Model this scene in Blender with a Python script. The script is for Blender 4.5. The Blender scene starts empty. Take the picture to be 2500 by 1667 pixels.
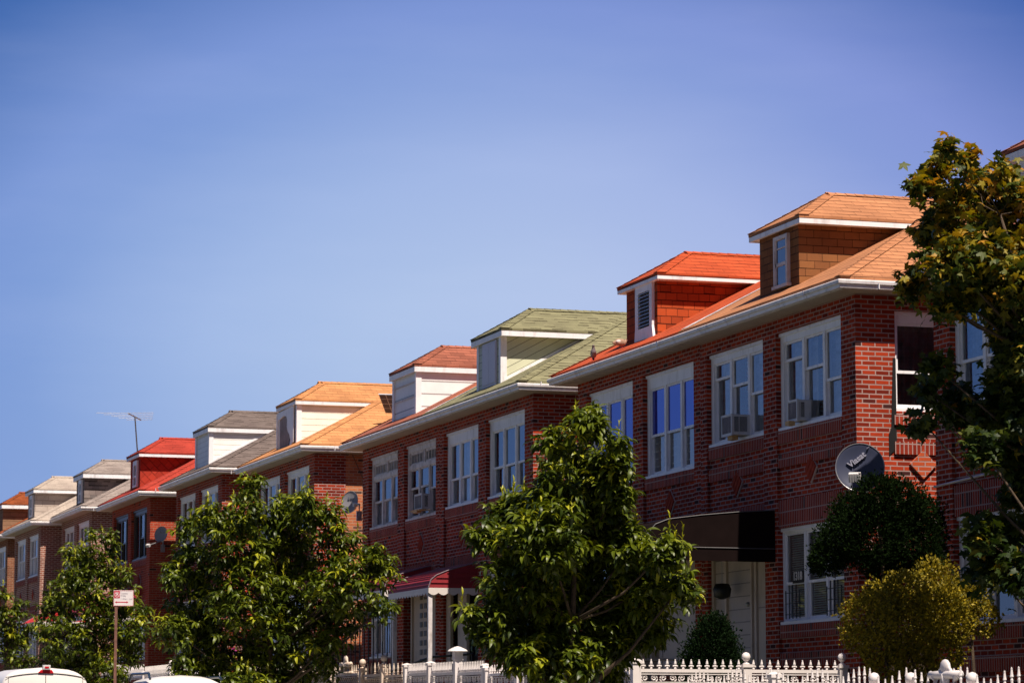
import bpy, bmesh, math, random
import numpy as np
from mathutils import Vector, Matrix
random.seed(7); rng=np.random.default_rng(7)
sc=bpy.context.scene; col=sc.collection
rad=math.radians
# ------------------------------------------------------------------ mesh helpers
class MB:
    def __init__(s,tf=None): s.v=[];s.f=[];s.tf=tf or (lambda a,b,c:(a,b,c));s.smooth=False
    def pt(s,p): s.v.append(s.tf(*p)); return len(s.v)-1
    def face(s,pts): s.f.append([s.pt(p) for p in pts])
    def pane(s,a0,a1,d,z0,z1):
        P=[s.pt(q) for q in ((a0,d,z0),(a1,d,z0),(a1,d,z1),(a0,d,z1))]
        s.f.append(P if s.tf(0,1,0)[1]>.5 else P[::-1])   # always facing out of the house
    def box(s,x0,x1,y0,y1,z0,z1):
        P=[s.pt((x,y,z)) for z in (z0,z1) for (x,y) in ((x0,y0),(x1,y0),(x1,y1),(x0,y1))]
        for q in ((0,3,2,1),(4,5,6,7),(0,1,5,4),(1,2,6,5),(2,3,7,6),(3,0,4,7)): s.f.append([P[i] for i in q])
    def obox(s,c,ax,ay,az):
        c,ax,ay,az=[Vector(q) for q in (c,ax,ay,az)]
        P=[s.pt(tuple(c+ax*i+ay*j+az*k)) for k in (-1,1) for (i,j) in ((-1,-1),(1,-1),(1,1),(-1,1))]
        for q in ((0,3,2,1),(4,5,6,7),(0,1,5,4),(1,2,6,5),(2,3,7,6),(3,0,4,7)): s.f.append([P[i] for i in q])
    def slab(s,poly,t):           # sheet extruded straight down by t
        a=[s.pt(p) for p in poly]; b=[s.pt((p[0],p[1],p[2]-t)) for p in poly]; n=len(a)
        s.f.append(a); s.f.append(b[::-1])
        for i in range(n): s.f.append([a[i],b[i],b[(i+1)%n],a[(i+1)%n]])
    def prism(s,poly,vec):
        a=[s.pt(p) for p in poly]; b=[s.pt(tuple(p[i]+vec[i] for i in range(3))) for p in poly]; n=len(a)
        s.f.append(a); s.f.append(b[::-1])
        for i in range(n): s.f.append([a[i],b[i],b[(i+1)%n],a[(i+1)%n]])
    def tube(s,pts,r,n=8,cap=True):
        pts=[Vector(p) for p in pts]; rs=r if isinstance(r,(list,tuple)) else [r]*len(pts)
        rings=[]
        for i,p in enumerate(pts):
            d=(pts[min(i+1,len(pts)-1)]-pts[max(i-1,0)]).normalized()
            u=d.cross(Vector((0,0,1))); 
            if u.length<.05: u=d.cross(Vector((1,0,0)))
            u.normalize(); w=d.cross(u)
            rings.append([s.pt(tuple(p+(u*math.cos(2*math.pi*k/n)+w*math.sin(2*math.pi*k/n))*rs[i])) for k in range(n)])
        for a,b in zip(rings,rings[1:]):
            for k in range(n): s.f.append([a[k],a[(k+1)%n],b[(k+1)%n],b[k]])
        if cap: s.f.append(rings[0][::-1]); s.f.append(rings[-1])
    def lathe(s,prof,c=(0,0,0),n=12,frame=None):
        F=frame or (Vector((1,0,0)),Vector((0,1,0)),Vector((0,0,1)))
        c=Vector(c); rings=[]
        for (r,h) in prof:
            rings.append([s.pt(tuple(c+F[0]*(r*math.cos(2*math.pi*k/n))+F[1]*(r*math.sin(2*math.pi*k/n))+F[2]*h)) for k in range(n)])
        for a,b in zip(rings,rings[1:]):
            for k in range(n): s.f.append([a[k],a[(k+1)%n],b[(k+1)%n],b[k]])
        s.f.append(rings[0][::-1]); s.f.append(rings[-1])
    def ball(s,c,r,n=10,m=7,sc=(1,1,1)):
        rings=[]
        for j in range(1,m):
            t=math.pi*j/m
            rings.append([s.pt((c[0]+sc[0]*r*math.sin(t)*math.cos(2*math.pi*k/n),c[1]+sc[1]*r*math.sin(t)*math.sin(2*math.pi*k/n),c[2]+sc[2]*r*math.cos(t))) for k in range(n)])
        a=s.pt((c[0],c[1],c[2]+r*sc[2])); b=s.pt((c[0],c[1],c[2]-r*sc[2]))
        for k in range(n):
            s.f.append([a,rings[0][k],rings[0][(k+1)%n]]); s.f.append([b,rings[-1][(k+1)%n],rings[-1][k]])
        for p,q in zip(rings,rings[1:]):
            for k in range(n): s.f.append([p[k],q[k],q[(k+1)%n],p[(k+1)%n]])
    def sweep(s,path,prof,outs):  # path pts, per-point outward 2D vector (already mitred), profile (out,z)
        rings=[[s.pt((p[0]+o[0]*a,p[1]+o[1]*a,p[2]+z)) for a,z in prof] for p,o in zip(path,outs)]
        n=len(prof)
        for a,b in zip(rings,rings[1:]):
            for k in range(n): s.f.append([a[k],a[(k+1)%n],b[(k+1)%n],b[k]])
        s.f.append(rings[0][::-1]); s.f.append(rings[-1])
def obj(name,mb,mat,parent=None,loc=(0,0,0),smooth=False,recalc=True,bevel=0):
    me=bpy.data.meshes.new(name); me.from_pydata(mb.v,[],mb.f)
    bm=bmesh.new(); bm.from_mesh(me)
    if recalc: bmesh.ops.recalc_face_normals(bm,faces=bm.faces)
    uv=bm.loops.layers.uv.new('UVMap'); Z=Vector((0,0,1))
    for f in bm.faces:
        n=f.normal
        if abs(n.z)>.98: t=Vector((0,1,0)); b=Vector((1,0,0))
        else: t=Z.cross(n).normalized(); b=n.cross(t)
        for l in f.loops: p=l.vert.co; l[uv].uv=(p.dot(t),p.dot(b))
        f.smooth=smooth
    bm.to_mesh(me); bm.free()
    o=bpy.data.objects.new(name,me); col.objects.link(o); o.location=loc
    if isinstance(mat,(list,tuple)):
        for m in mat: me.materials.append(m)
    else: me.materials.append(mat)
    if bevel:
        m=o.modifiers.new('b','BEVEL'); m.width=bevel; m.segments=2; m.limit_method='ANGLE'
    if parent: o.parent=parent
    return o
def tag(o,label,cat,group=None,kind=None):
    if label: o['label']=label
    if cat: o['category']=cat
    if group: o['group']=group
    if kind: o['kind']=kind
    return o
def thing(name,loc,label,cat,group=None,rz=0):
    o=bpy.data.objects.new(name,None); col.objects.link(o); o.location=loc; o.rotation_euler=(0,0,rz)
    o.empty_display_size=.3
    return tag(o,label,cat,group)
def text(name,body,size,mat,parent,M,thick=.002,bold=False):
    cu=bpy.data.curves.new(name,'FONT'); cu.body=body; cu.size=size; cu.extrude=thick; cu.align_x='CENTER'; cu.align_y='CENTER'
    if bold: cu.offset=size*.03
    t=bpy.data.objects.new(name+'_c',cu); col.objects.link(t)
    dg=bpy.context.evaluated_depsgraph_get(); me=bpy.data.meshes.new_from_object(t.evaluated_get(dg))
    bpy.data.objects.remove(t); me.transform(M); me.materials.clear(); me.materials.append(mat)
    o=bpy.data.objects.new(name,me); col.objects.link(o); o.parent=parent
    return o
# ------------------------------------------------------------------ materials
def new(name):
    m=bpy.data.materials.new(name); m.use_nodes=True; nt=m.node_tree; nt.nodes.clear()
    out=nt.nodes.new('ShaderNodeOutputMaterial'); b=nt.nodes.new('ShaderNodeBsdfPrincipled'); nt.links.new(b.outputs[0],out.inputs[0])
    return m,nt,b,out
def N(nt,t,**k):
    n=nt.nodes.new(t)
    for a,v in k.items(): setattr(n,a,v)
    return n
def mth(nt,op,a,b=None,c=None):
    n=N(nt,'ShaderNodeMath',operation=op)
    for i,x in enumerate((a,b,c)):
        if x is None: continue
        if isinstance(x,(int,float)): n.inputs[i].default_value=x
        else: nt.links.new(x,n.inputs[i])
    return n.outputs[0]
def mixc(nt,f,a,b,mode='MIX'):
    n=N(nt,'ShaderNodeMix',data_type='RGBA',blend_type=mode)
    for i,x in ((0,f),(6,a),(7,b)):
        if isinstance(x,(int,float)): n.inputs[i].default_value=x
        elif isinstance(x,tuple): n.inputs[i].default_value=(*x,1) if len(x)==3 else x
        else: nt.links.new(x,n.inputs[i])
    return n.outputs[2]
def noise(nt,scale,detail=4,vec=None,rough=.6):
    n=N(nt,'ShaderNodeTexNoise'); n.inputs['Scale'].default_value=scale; n.inputs['Detail'].default_value=detail; n.inputs['Roughness'].default_value=rough
    if vec is not None: nt.links.new(vec,n.inputs['Vector'])
    return n.outputs['Fac']
def ramp(nt,f,stops):
    n=N(nt,'ShaderNodeValToRGB'); e=n.color_ramp.elements
    while len(e)<len(stops): e.new(.5)
    for i,(p,c) in enumerate(stops): e[i].position=p; e[i].color=(*c,1) if isinstance(c,tuple) else (c,c,c,1)
    if f is not None: nt.links.new(f,n.inputs[0])
    return n.outputs[0]
def bump(nt,h,dist,b,strength=1):
    n=N(nt,'ShaderNodeBump'); n.inputs['Distance'].default_value=dist; n.inputs['Strength'].default_value=strength
    nt.links.new(h,n.inputs['Height']); nt.links.new(n.outputs[0],b.inputs['Normal'])
def tc(nt,which='Object'): return N(nt,'ShaderNodeTexCoord').outputs[which]
def plain(name,c,rough=.6,var=.12,scale=6,metal=0,dirt=None,spec=.5,bmp=0):
    m,nt,b,o=new(name); v=tc(nt)
    n1=noise(nt,scale,5,v); f=ramp(nt,n1,[(.3,0.),(.7,1.)])
    lo=tuple(x*(1-var) for x in c); hi=tuple(min(1,x*(1+var)) for x in c)
    cc=mixc(nt,f,lo,hi)
    if dirt:
        mp=N(nt,'ShaderNodeMapping'); mp.inputs['Scale'].default_value=(1.5,1.5,.35); nt.links.new(v,mp.inputs[0])
        d=ramp(nt,noise(nt,4,6,mp.outputs[0],.7),[(.52,0.),(.72,1.)])
        cc=mixc(nt,mth(nt,'MULTIPLY',d,dirt[1]),cc,dirt[0])
    nt.links.new(cc,b.inputs['Base Color'])
    b.inputs['Roughness'].default_value=rough; b.inputs['Metallic'].default_value=metal; b.inputs['Specular IOR Level'].default_value=spec
    if bmp: bump(nt,noise(nt,scale*5,4,v),bmp,b)
    return m
def brick(name,c1,c2,mortar,soldier=False,bw=.21,rh=.068,ms=.0092,bias=0.,dark=(.07,.025,.024),darkp=.93,light=None,paint=None):
    m,nt,b,o=new(name); uv=tc(nt,'UV'); vec=uv
    # slight wobble so that courses are laid by hand
    wn=N(nt,'ShaderNodeTexNoise'); wn.inputs['Scale'].default_value=2.3; nt.links.new(uv,wn.inputs['Vector'])
    wob=N(nt,'ShaderNodeVectorMath',operation='MULTIPLY_ADD'); nt.links.new(wn.outputs['Color'],wob.inputs[0]); wob.inputs[1].default_value=(.012,.012,0); nt.links.new(uv,wob.inputs[2]); vec=wob.outputs[0]
    if soldier:
        mp=N(nt,'ShaderNodeMapping'); mp.inputs['Rotation'].default_value=(0,0,rad(90)); nt.links.new(vec,mp.inputs[0]); vec=mp.outputs[0]
    def bt(a,bb,mo):
        t=N(nt,'ShaderNodeTexBrick'); t.offset=0. if soldier else .5
        t.inputs['Scale'].default_value=1; t.inputs['Brick Width'].default_value=bw; t.inputs['Row Height'].default_value=rh
        t.inputs['Mortar Size'].default_value=ms; t.inputs['Mortar Smooth'].default_value=.15; t.inputs['Bias'].default_value=bias
        t.inputs['Color1'].default_value=(*a,1); t.inputs['Color2'].default_value=(*bb,1); t.inputs['Mortar'].default_value=(*mo,1)
        nt.links.new(vec,t.inputs['Vector']); return t
    t=bt((0,0,0),(1,1,1),(.5,.5,.5))
    rnd=N(nt,'ShaderNodeSeparateColor'); nt.links.new(t.outputs[0],rnd.inputs[0]); r=rnd.outputs[0]
    st=[(0.,c1),(.45,tuple((a+b_)/2 for a,b_ in zip(c1,c2))),(darkp,c2),(min(.97,darkp+.1),dark)]
    if light: st=[(0.,light),(.14,light),(.2,c1)]+st[1:]
    body=ramp(nt,r,st)
    body=mixc(nt,.5,body,ramp(nt,noise(nt,9,5,uv,.7),[(.25,(.45,.42,.42)),(.75,(1.,1.,1.))]),'MULTIPLY')
    mo=mixc(nt,ramp(nt,noise(nt,3,5,uv),[(.35,0.),(.7,1.)]),tuple(x*.75 for x in mortar),mortar)
    if paint is not None:   # worn pointing and pale wash over part of the wall
        pass
    cc=mixc(nt,t.outputs['Fac'],body,mo)
    cc=mixc(nt,.35,cc,ramp(nt,noise(nt,.8,6,uv,.65),[(.3,(.55,.53,.55)),(.7,(1.1,1.1,1.1))]),'MULTIPLY')
    nt.links.new(cc,b.inputs['Base Color']); b.inputs['Roughness'].default_value=.9; b.inputs['Specular IOR Level'].default_value=.06
    h=mth(nt,'ADD',mth(nt,'MULTIPLY',mth(nt,'SUBTRACT',1,t.outputs['Fac']),1.),mth(nt,'MULTIPLY',noise(nt,60,4,uv),.35))
    bump(nt,h,.007,b)
    return m
def shingle(name,cols,row=.165,tab=.3,arch=False,dk=.35,slot=.02,rowline=.1,rot=0,bmpd=.012,jit=True):
    m,nt,b,o=new(name); uv=tc(nt,'UV')
    if rot:
        mp=N(nt,'ShaderNodeMapping'); mp.inputs['Rotation'].default_value=(0,0,rot); nt.links.new(uv,mp.inputs[0]); uv=mp.outputs[0]
    wn=N(nt,'ShaderNodeTexNoise'); wn.inputs['Scale'].default_value=1.7; nt.links.new(uv,wn.inputs['Vector'])
    wob=N(nt,'ShaderNodeVectorMath',operation='MULTIPLY_ADD'); nt.links.new(wn.outputs['Color'],wob.inputs[0]); wob.inputs[1].default_value=(.03,.03,0) if jit else (0,0,0); nt.links.new(uv,wob.inputs[2])
    s=N(nt,'ShaderNodeSeparateXYZ'); nt.links.new(wob.outputs[0],s.inputs[0])
    v=mth(nt,'DIVIDE',s.outputs[1],row); r=mth(nt,'FLOOR',v); f=mth(nt,'FRACT',v)
    wr=N(nt,'ShaderNodeTexWhiteNoise',noise_dimensions='1D'); nt.links.new(r,wr.inputs['W'])
    u=mth(nt,'ADD',mth(nt,'DIVIDE',s.outputs[0],tab),mth(nt,'ADD',mth(nt,'MULTIPLY',r,.5),mth(nt,'MULTIPLY',wr.outputs['Value'],.5 if arch else .12)))
    t=mth(nt,'FLOOR',u); g=mth(nt,'FRACT',u)
    cb=N(nt,'ShaderNodeCombineXYZ'); nt.links.new(t,cb.inputs[0]); nt.links.new(r,cb.inputs[1])
    w2=N(nt,'ShaderNodeTexWhiteNoise',noise_dimensions='2D'); nt.links.new(cb.outputs[0],w2.inputs['Vector']); rn=w2.outputs['Value']
    n=len(cols); body=ramp(nt,rn,[(i/(n-1)*.95,c) for i,c in enumerate(cols)])
    gr=ramp(nt,noise(nt,140,3,uv,.8),[(.2,(.72,.72,.72)),(.8,(1.18,1.18,1.18))]); body=mixc(nt,.8,body,gr,'MULTIPLY')
    body=mixc(nt,.85,body,ramp(nt,noise(nt,1.3,6,uv,.65),[(.3,(.66,.64,.66)),(.65,(1.06,1.06,1.06))]),'MULTIPLY')
    if arch: ln=mth(nt,'MULTIPLY',mth(nt,'LESS_THAN',f,mth(nt,'MULTIPLY',mth(nt,'GREATER_THAN',rn,.5),.3)),1.)
    else: ln=mth(nt,'LESS_THAN',f,mth(nt,'ADD',rowline*.6,mth(nt,'MULTIPLY',rn,rowline*.7)))
    sl=mth(nt,'LESS_THAN',g,slot); ln=mth(nt,'MAXIMUM',ln,mth(nt,'MULTIPLY',sl,.8))
    # row lines paint the butt shadow, slots the worn joints; both fade unevenly
    fade=ramp(nt,noise(nt,2.5,4,uv),[(.3,.55),(.6,1.)]); ln=mth(nt,'MULTIPLY',ln,fade)
    cc=mixc(nt,ln,body,mixc(nt,1.,body,(dk,dk*.92,dk*.9),'MULTIPLY'))
    nt.links.new(cc,b.inputs['Base Color']); b.inputs['Roughness'].default_value=.9; b.inputs['Specular IOR Level'].default_value=.2
    h=mth(nt,'SUBTRACT',mth(nt,'ADD',mth(nt,'MULTIPLY',mth(nt,'SUBTRACT',1,f),.6),mth(nt,'MULTIPLY',rn,.5)),mth(nt,'MULTIPLY',ln,.8))
    bump(nt,h,bmpd,b)
    return m
def siding(name,c,lap=.18,rot=0,rough=.45,var=.05,line=.3):
    m,nt,b,o=new(name); uv=tc(nt,'UV')
    if rot:
        mp=N(nt,'ShaderNodeMapping'); mp.inputs['Rotation'].default_value=(0,0,rot); nt.links.new(uv,mp.inputs[0]); uv=mp.outputs[0]
    s=N(nt,'ShaderNodeSeparateXYZ'); nt.links.new(uv,s.inputs[0])
    v=mth(nt,'DIVIDE',s.outputs[1],lap); f=mth(nt,'FRACT',v); r=mth(nt,'FLOOR',v)
    wr=N(nt,'ShaderNodeTexWhiteNoise',noise_dimensions='1D'); nt.links.new(r,wr.inputs['W'])
    body=mixc(nt,wr.outputs['Value'],tuple(x*(1-var) for x in c),tuple(min(1,x*(1+var)) for x in c))
    body=mixc(nt,.5,body,ramp(nt,noise(nt,2.2,6,uv,.7),[(.3,(.78,.77,.76)),(.6,(1.,1.,1.))]),'MULTIPLY')
    ln=mth(nt,'LESS_THAN',f,.09)
    cc=mixc(nt,ln,body,tuple(x*line for x in c))
    nt.links.new(cc,b.inputs['Base Color']); b.inputs['Roughness'].default_value=rough; b.inputs['Specular IOR Level'].default_value=.3
    bump(nt,mth(nt,'SUBTRACT',mth(nt,'SUBTRACT',1,f),ln),.014,b)
    return m
def glass(name,ior=1.9,tint=(1,1,1),rough=.02,base=None,trans=1.,bmpd=.002):
    m,nt,b,o=new(name); nt.nodes.remove(b)
    g=N(nt,'ShaderNodeBsdfGlossy'); g.inputs['Roughness'].default_value=rough; g.inputs['Color'].default_value=(*tint,1)
    v=tc(nt); bn=N(nt,'ShaderNodeBump'); bn.inputs['Distance'].default_value=bmpd; bn.inputs['Strength'].default_value=.6; nt.links.new(noise(nt,2.2,2,v),bn.inputs['Height']); nt.links.new(bn.outputs[0],g.inputs['Normal'])
    if base: t=N(nt,'ShaderNodeBsdfDiffuse'); t.inputs[0].default_value=(*base,1)
    else: t=N(nt,'ShaderNodeBsdfTransparent'); t.inputs[0].default_value=(trans,trans,trans,1)
    fr=N(nt,'ShaderNodeFresnel'); fr.inputs['IOR'].default_value=ior
    mx=N(nt,'ShaderNodeMixShader'); nt.links.new(fr.outputs[0],mx.inputs[0]); nt.links.new(t.outputs[0],mx.inputs[1]); nt.links.new(g.outputs[0],mx.inputs[2]); nt.links.new(mx.outputs[0],o.inputs[0])
    return m
def leafmat(name,cols,rough=.42,transl=.35,spec=.5):
    m,nt,b,o=new(name)
    a=N(nt,'ShaderNodeAttribute'); a.attribute_name='tint'
    c=ramp(nt,a.outputs['Fac'],[(i/(len(cols)-1),x) for i,x in enumerate(cols)])
    nt.links.new(c,b.inputs['Base Color']); b.inputs['Roughness'].default_value=rough; b.inputs['Specular IOR Level'].default_value=spec
    t=N(nt,'ShaderNodeBsdfTranslucent'); nt.links.new(mixc(nt,1.,c,(1.5,1.45,.4),'MULTIPLY'),t.inputs[0])
    mx=N(nt,'ShaderNodeMixShader'); mx.inputs[0].default_value=transl; nt.links.new(b.outputs[0],mx.inputs[1]); nt.links.new(t.outputs[0],mx.inputs[2]); nt.links.new(mx.outputs[0],o.inputs[0])
    return m
MORT=(.46,.31,.29)
M={}
M['brick']=brick('red_brick',(.50,.058,.020),(.20,.022,.012),MORT)
M['soldier']=brick('red_soldier_brick',(.42,.055,.026),(.24,.026,.015),MORT,soldier=True,bw=.20,rh=.066)
M['brickI']=brick('pale_jointed_brick',(.34,.09,.05),(.20,.05,.035),(.58,.40,.34),ms=.017,darkp=.95)
M['brickG']=brick('orange_red_brick',(.50,.075,.035),(.36,.045,.025),(.45,.20,.14),darkp=.97)
M['brickE']=brick('tan_mixed_brick',(.62,.22,.10),(.50,.14,.07),(.55,.32,.22),darkp=.72,dark=(.10,.06,.055),bias=-.1)
M['brickJ']=brick('brown_brick',(.34,.13,.07),(.22,.08,.045),(.40,.26,.18),darkp=.95)
def rf(name,c,arch=False,sp=.18,**k):
    return shingle(name,[tuple(x*(1-sp) for x in c),c,tuple(x*(1+sp) for x in c),tuple(x*(1-sp*.4) for x in c)],arch=arch,**k)
M['roofA']=rf('sandy_orange_shingle',(.47,.205,.10),sp=.08,rowline=.17,dk=.36)
M['roofB']=rf('orange_red_shingle',(.50,.082,.027),sp=.10,rowline=.17,dk=.34)
M['roofC']=rf('sage_green_shingle',(.225,.215,.125),arch=True,sp=.14,dk=.3,row=.14,tab=.22,slot=0.)
M['roofD']=rf('dusty_brown_red_shingle',(.33,.11,.07),sp=.22,rowline=.16,dk=.33)
M['roofE']=rf('amber_shingle',(.55,.25,.105),sp=.13,rowline=.10,dk=.45)
M['roofF']=rf('grey_brown_shingle',(.165,.13,.12),arch=True,sp=.16,dk=.3,row=.14,tab=.22,slot=0.)
M['roofG']=rf('bright_red_shingle',(.40,.048,.031),sp=.08,arch=True,dk=.6,row=.14,tab=.3)
M['roofH']=rf('light_grey_shingle',(.30,.25,.23),arch=True,sp=.15,dk=.55,row=.14,tab=.3)
M['roofI']=rf('cream_shingle',(.43,.36,.31),sp=.08,rowline=.08,dk=.7)
M['roofJ']=rf('rust_brown_shingle',(.26,.065,.02),arch=True,sp=.25,dk=.5)
M['wallA']=shingle('brown_shingle_cladding',[(.22,.085,.033),(.27,.11,.04),(.24,.095,.038)],row=.118,tab=.25,dk=.12,slot=.035,rowline=.11,jit=False)
M['wallB']=shingle('rust_shingle_cladding',[(.36,.055,.014),(.46,.075,.018),(.29,.045,.012)],row=.135,tab=.2,dk=.15,slot=.05,rowline=.13,bmpd=.02)
M['wallG']=shingle('red_diagonal_cladding',[(.32,.032,.018),(.42,.045,.024)],row=.2,tab=.2,dk=.35,slot=.06,rowline=.1,rot=rad(45))
M['wallH']=shingle('grey_shingle_cladding',[(.20,.16,.155),(.27,.22,.205),(.15,.13,.13)],row=.15,tab=.22,dk=.3,slot=.03,arch=True)
M['wallI']=shingle('cream_shingle_cladding',[(.46,.39,.35),(.52,.44,.39)],row=.2,tab=.42,dk=.45,slot=.03,rowline=.08)
M['wallJ']=shingle('tan_shingle_cladding',[(.26,.15,.09),(.32,.19,.12)],row=.17,tab=.3,dk=.4)
SL=.535
M['wallC']=siding('pale_green_diagonal_siding',(.60,.60,.44),lap=.14,rot=-math.atan(SL),line=.4)
M['wallCf']=siding('pale_green_siding',(.50,.50,.38),lap=.15,line=.25)
M['wallD']=siding('white_wide_siding',(.84,.83,.86),lap=.27,line=.35)
M['wallE']=siding('cream_white_siding',(.86,.80,.72),lap=.15,line=.55)
M['wallF']=siding('white_siding',(.86,.83,.81),lap=.14,line=.6)
M['trim']=plain('white_trim',(.84,.82,.87),.45,.06,3,dirt=((.34,.31,.31),.5))
M['oldtrim']=plain('weathered_white_trim',(.62,.57,.59),.6,.15,8,dirt=((.20,.15,.13),.9))
M['gutter']=plain('white_gutter',(.72,.68,.71),.4,.08,4,dirt=((.30,.26,.27),.7))
M['soffit']=plain('beige_soffit',(.42,.34,.28),.6,.08,3)
M['darkframe']=plain('dark_bronze_frame',(.07,.055,.045),.4,.1)
M['door']=siding('aged_white_door_panel',(.50,.42,.39),lap=.2,line=.5,rough=.5)
M['dpanel']=plain('cream_panel',(.52,.42,.36),.5,.08,2,dirt=((.25,.18,.15),.4))
M['dark']=plain('dark_interior',(.02,.018,.02),.8,.1)
M['floorin']=plain('interior_wall',(.12,.10,.09),.9,.1)
M['black']=plain('black_iron',(.012,.012,.014),.45,.1)
M['white_iron']=plain('white_iron',(.62,.58,.60),.45,.06,6,dirt=((.36,.30,.28),.5))
M['fence']=plain('white_pvc_fence',(.72,.66,.66),.4,.05,5,dirt=((.42,.34,.30),.35))
M['rusty']=plain('rusty_white_iron',(.62,.50,.42),.6,.15,12,dirt=((.30,.12,.05),.95))
M['glassA']=glass('window_glass',2.2); M['glassB']=glass('sky_tinted_window_glass',3.6,(.50,.56,1.),base=(.02,.04,.30)); M['glassdk']=glass('dark_window_glass',1.5)  # glassB: tinted film whose blue base also paints in sky reflection
M['glassC']=glass('sky_window_glass',2.5,(.85,.93,1.))
M['curtain']=plain('grey_curtain',(.62,.64,.74),.9,.3,7); M['curtainw']=plain('white_curtain',(.85,.80,.80),.9,.15,6); M['curtaind']=plain('dark_curtain',(.085,.075,.09),.9,.3,5)
M['blind']=plain('pale_blind',(.42,.39,.38),.7,.08)
M['canopyd']=plain('black_brown_canvas',(.010,.006,.006),.95,.15,5,spec=.03); M['canopyr2']=plain('bright_red_awning',(.50,.012,.014),.6,.08,4); M['rim2']=plain('shade_toned_lilac_piping',(.17,.12,.15),.7,.25,20); M['rim']=plain('grey_piping',(.07,.065,.075),.6); M['canopyr']=plain('dark_red_aluminium',(.26,.012,.022),.65,.12,5,dirt=((.14,.01,.015),.5))  # rim2: white awning trim with shade put into its darker colour
M['awnw']=plain('white_scalloped_metal',(.66,.60,.58),.5,.06)
M['acwhite']=plain('air_conditioner_casing',(.58,.56,.58),.5,.06,8,dirt=((.3,.25,.22),.5)); M['acdark']=plain('peeling_grey_grille',(.13,.10,.105),.7,.3,30,dirt=((.6,.55,.55),.35))
M['wood']=plain('raw_wood',(.55,.34,.15),.7,.15,15)
M['dish']=plain('shade_dark_slate_dish',(.035,.042,.085),.45,.1,3,dirt=((.12,.12,.17),.5)); M['dishg']=plain('grey_dish',(.24,.23,.26),.5,.1,4)  # reflector colour darkened so that its face looks shaded
M['metal']=plain('galvanised_metal',(.36,.35,.37),.4,.15,10,metal=.7); M['letter']=plain('pale_lettering',(.22,.22,.30),.6,.1,20)
M['flash']=plain('patched_flashing',(.62,.54,.56),.7,.45,14,dirt=((.10,.08,.08),.9),bmp=.01)
M['bark']=plain('bark',(.07,.045,.028),.9,.35,16,bmp=.01); M['twig']=plain('twig',(.13,.075,.035),.8,.3,16)
M['leaf']=leafmat('glossy_green_leaf',[(.010,.018,.002),(.030,.050,.004),(.12,.15,.007),(.32,.32,.014),(.44,.43,.03)],.42,.22,.35)
M['leafy']=leafmat('young_leaf',[(.17,.25,.012),(.27,.34,.02)],.45,.45)
M['maple']=leafmat('maple_leaf',[(.010,.022,.004),(.020,.040,.006),(.070,.085,.008),(.30,.22,.015),(.40,.19,.02)],.55,.25,.3)
M['jun']=leafmat('juniper_foliage',[(.003,.007,.002),(.006,.014,.003),(.013,.026,.005)],.9,.1,.05)
M['priv']=leafmat('golden_leaf',[(.06,.07,.006),(.21,.16,.008),(.40,.29,.012)],.6,.15,.3)
M['yew']=leafmat('yew_foliage',[(.004,.010,.003),(.008,.019,.006),(.013,.028,.009)],.9,.08,.05)
M['flower']=leafmat('magenta_petal',[(.5,.02,.35),(.6,.05,.45)],.6,.3)
M['vanw']=plain('white_vehicle_paint',(.74,.70,.68),.25,.03,1.5,spec=.6); M['vanseam']=plain('black_rubber',(.015,.015,.017),.6)
M['redlens']=plain('red_lens',(.5,.01,.02),.25,.05); M['bluebk']=plain('blue_black_rail',(.015,.03,.06),.3,.1)
M['signw']=plain('sign_white',(.72,.66,.68),.4,.05,5); M['signr']=plain('sign_red',(.5,.02,.05),.4,.05); M['signg']=plain('faded_grey_text',(.38,.33,.38),.5,.05)
M['postb']=plain('rusty_brown_post',(.17,.075,.055),.6,.3,12)
M['solar']=plain('solar_cell',(.03,.03,.07),.2,.1); M['solarl']=plain('solar_frame',(.45,.45,.5),.4,.05)
M['asphalt']=plain('asphalt',(.05,.05,.052),.85,.2,12,bmp=.006); M['pave']=plain('concrete_pavement',(.33,.31,.29),.85,.12,3,bmp=.003); M['lawn']=plain('soil_and_grass',(.06,.075,.03),.95,.35,3,bmp=.03); M['kerb']=plain('kerb_stone',(.36,.34,.32),.8,.15,4)
M['paint']=plain('road_paint',(.6,.6,.56),.6,.1)
M['pigeon']=plain('pigeon_grey',(.16,.13,.15),.7,.3,30); M['pigeonb']=plain('pigeon_brown',(.33,.20,.14),.7,.35,30); M['pigw']=plain('pigeon_white',(.6,.55,.55),.7,.1)
M['tbox']=plain('terracotta_pipe',(.35,.10,.05),.7)

# ------------------------------------------------------------------ ground
def G(y): return .0145*y
def strip(name,x0,x1,dz,mat,label,y0=-60,y1=400,n=24,kerb=False):
    mb=MB()
    for i in range(n):
        a=y0+(y1-y0)*i/n; b=y0+(y1-y0)*(i+1)/n
        if kerb:
            mb.face([(x0,a,G(a)+dz),(x1,a,G(a)+dz),(x1,b,G(b)+dz),(x0,b,G(b)+dz)]); mb.face([(x0,a,G(a)),(x0,a,G(a)+dz),(x0,b,G(b)+dz),(x0,b,G(b))])
        else: mb.face([(x0,a,G(a)+dz),(x1,a,G(a)+dz),(x1,b,G(b)+dz),(x0,b,G(b)+dz)])
    o=obj(name,mb,mat,recalc=False); return tag(o,label,name.replace('_',' '),kind='structure')
strip('ground',-900,900,-.05,M['lawn'],'soil and grass ground under the row',-900,1500,30)
strip('road',3.0,12.0,0,M['asphalt'],'asphalt street running past the houses')
strip('kerb',12.0,12.15,.13,M['kerb'],'stone kerb along the street',kerb=True)
strip('pavement',12.15,14.2,.126,M['pave'],'concrete pavement in front of the fences')
strip('front_yards',14.2,17.9,.45,M['lawn'],'raised front yards behind the fences')
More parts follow.
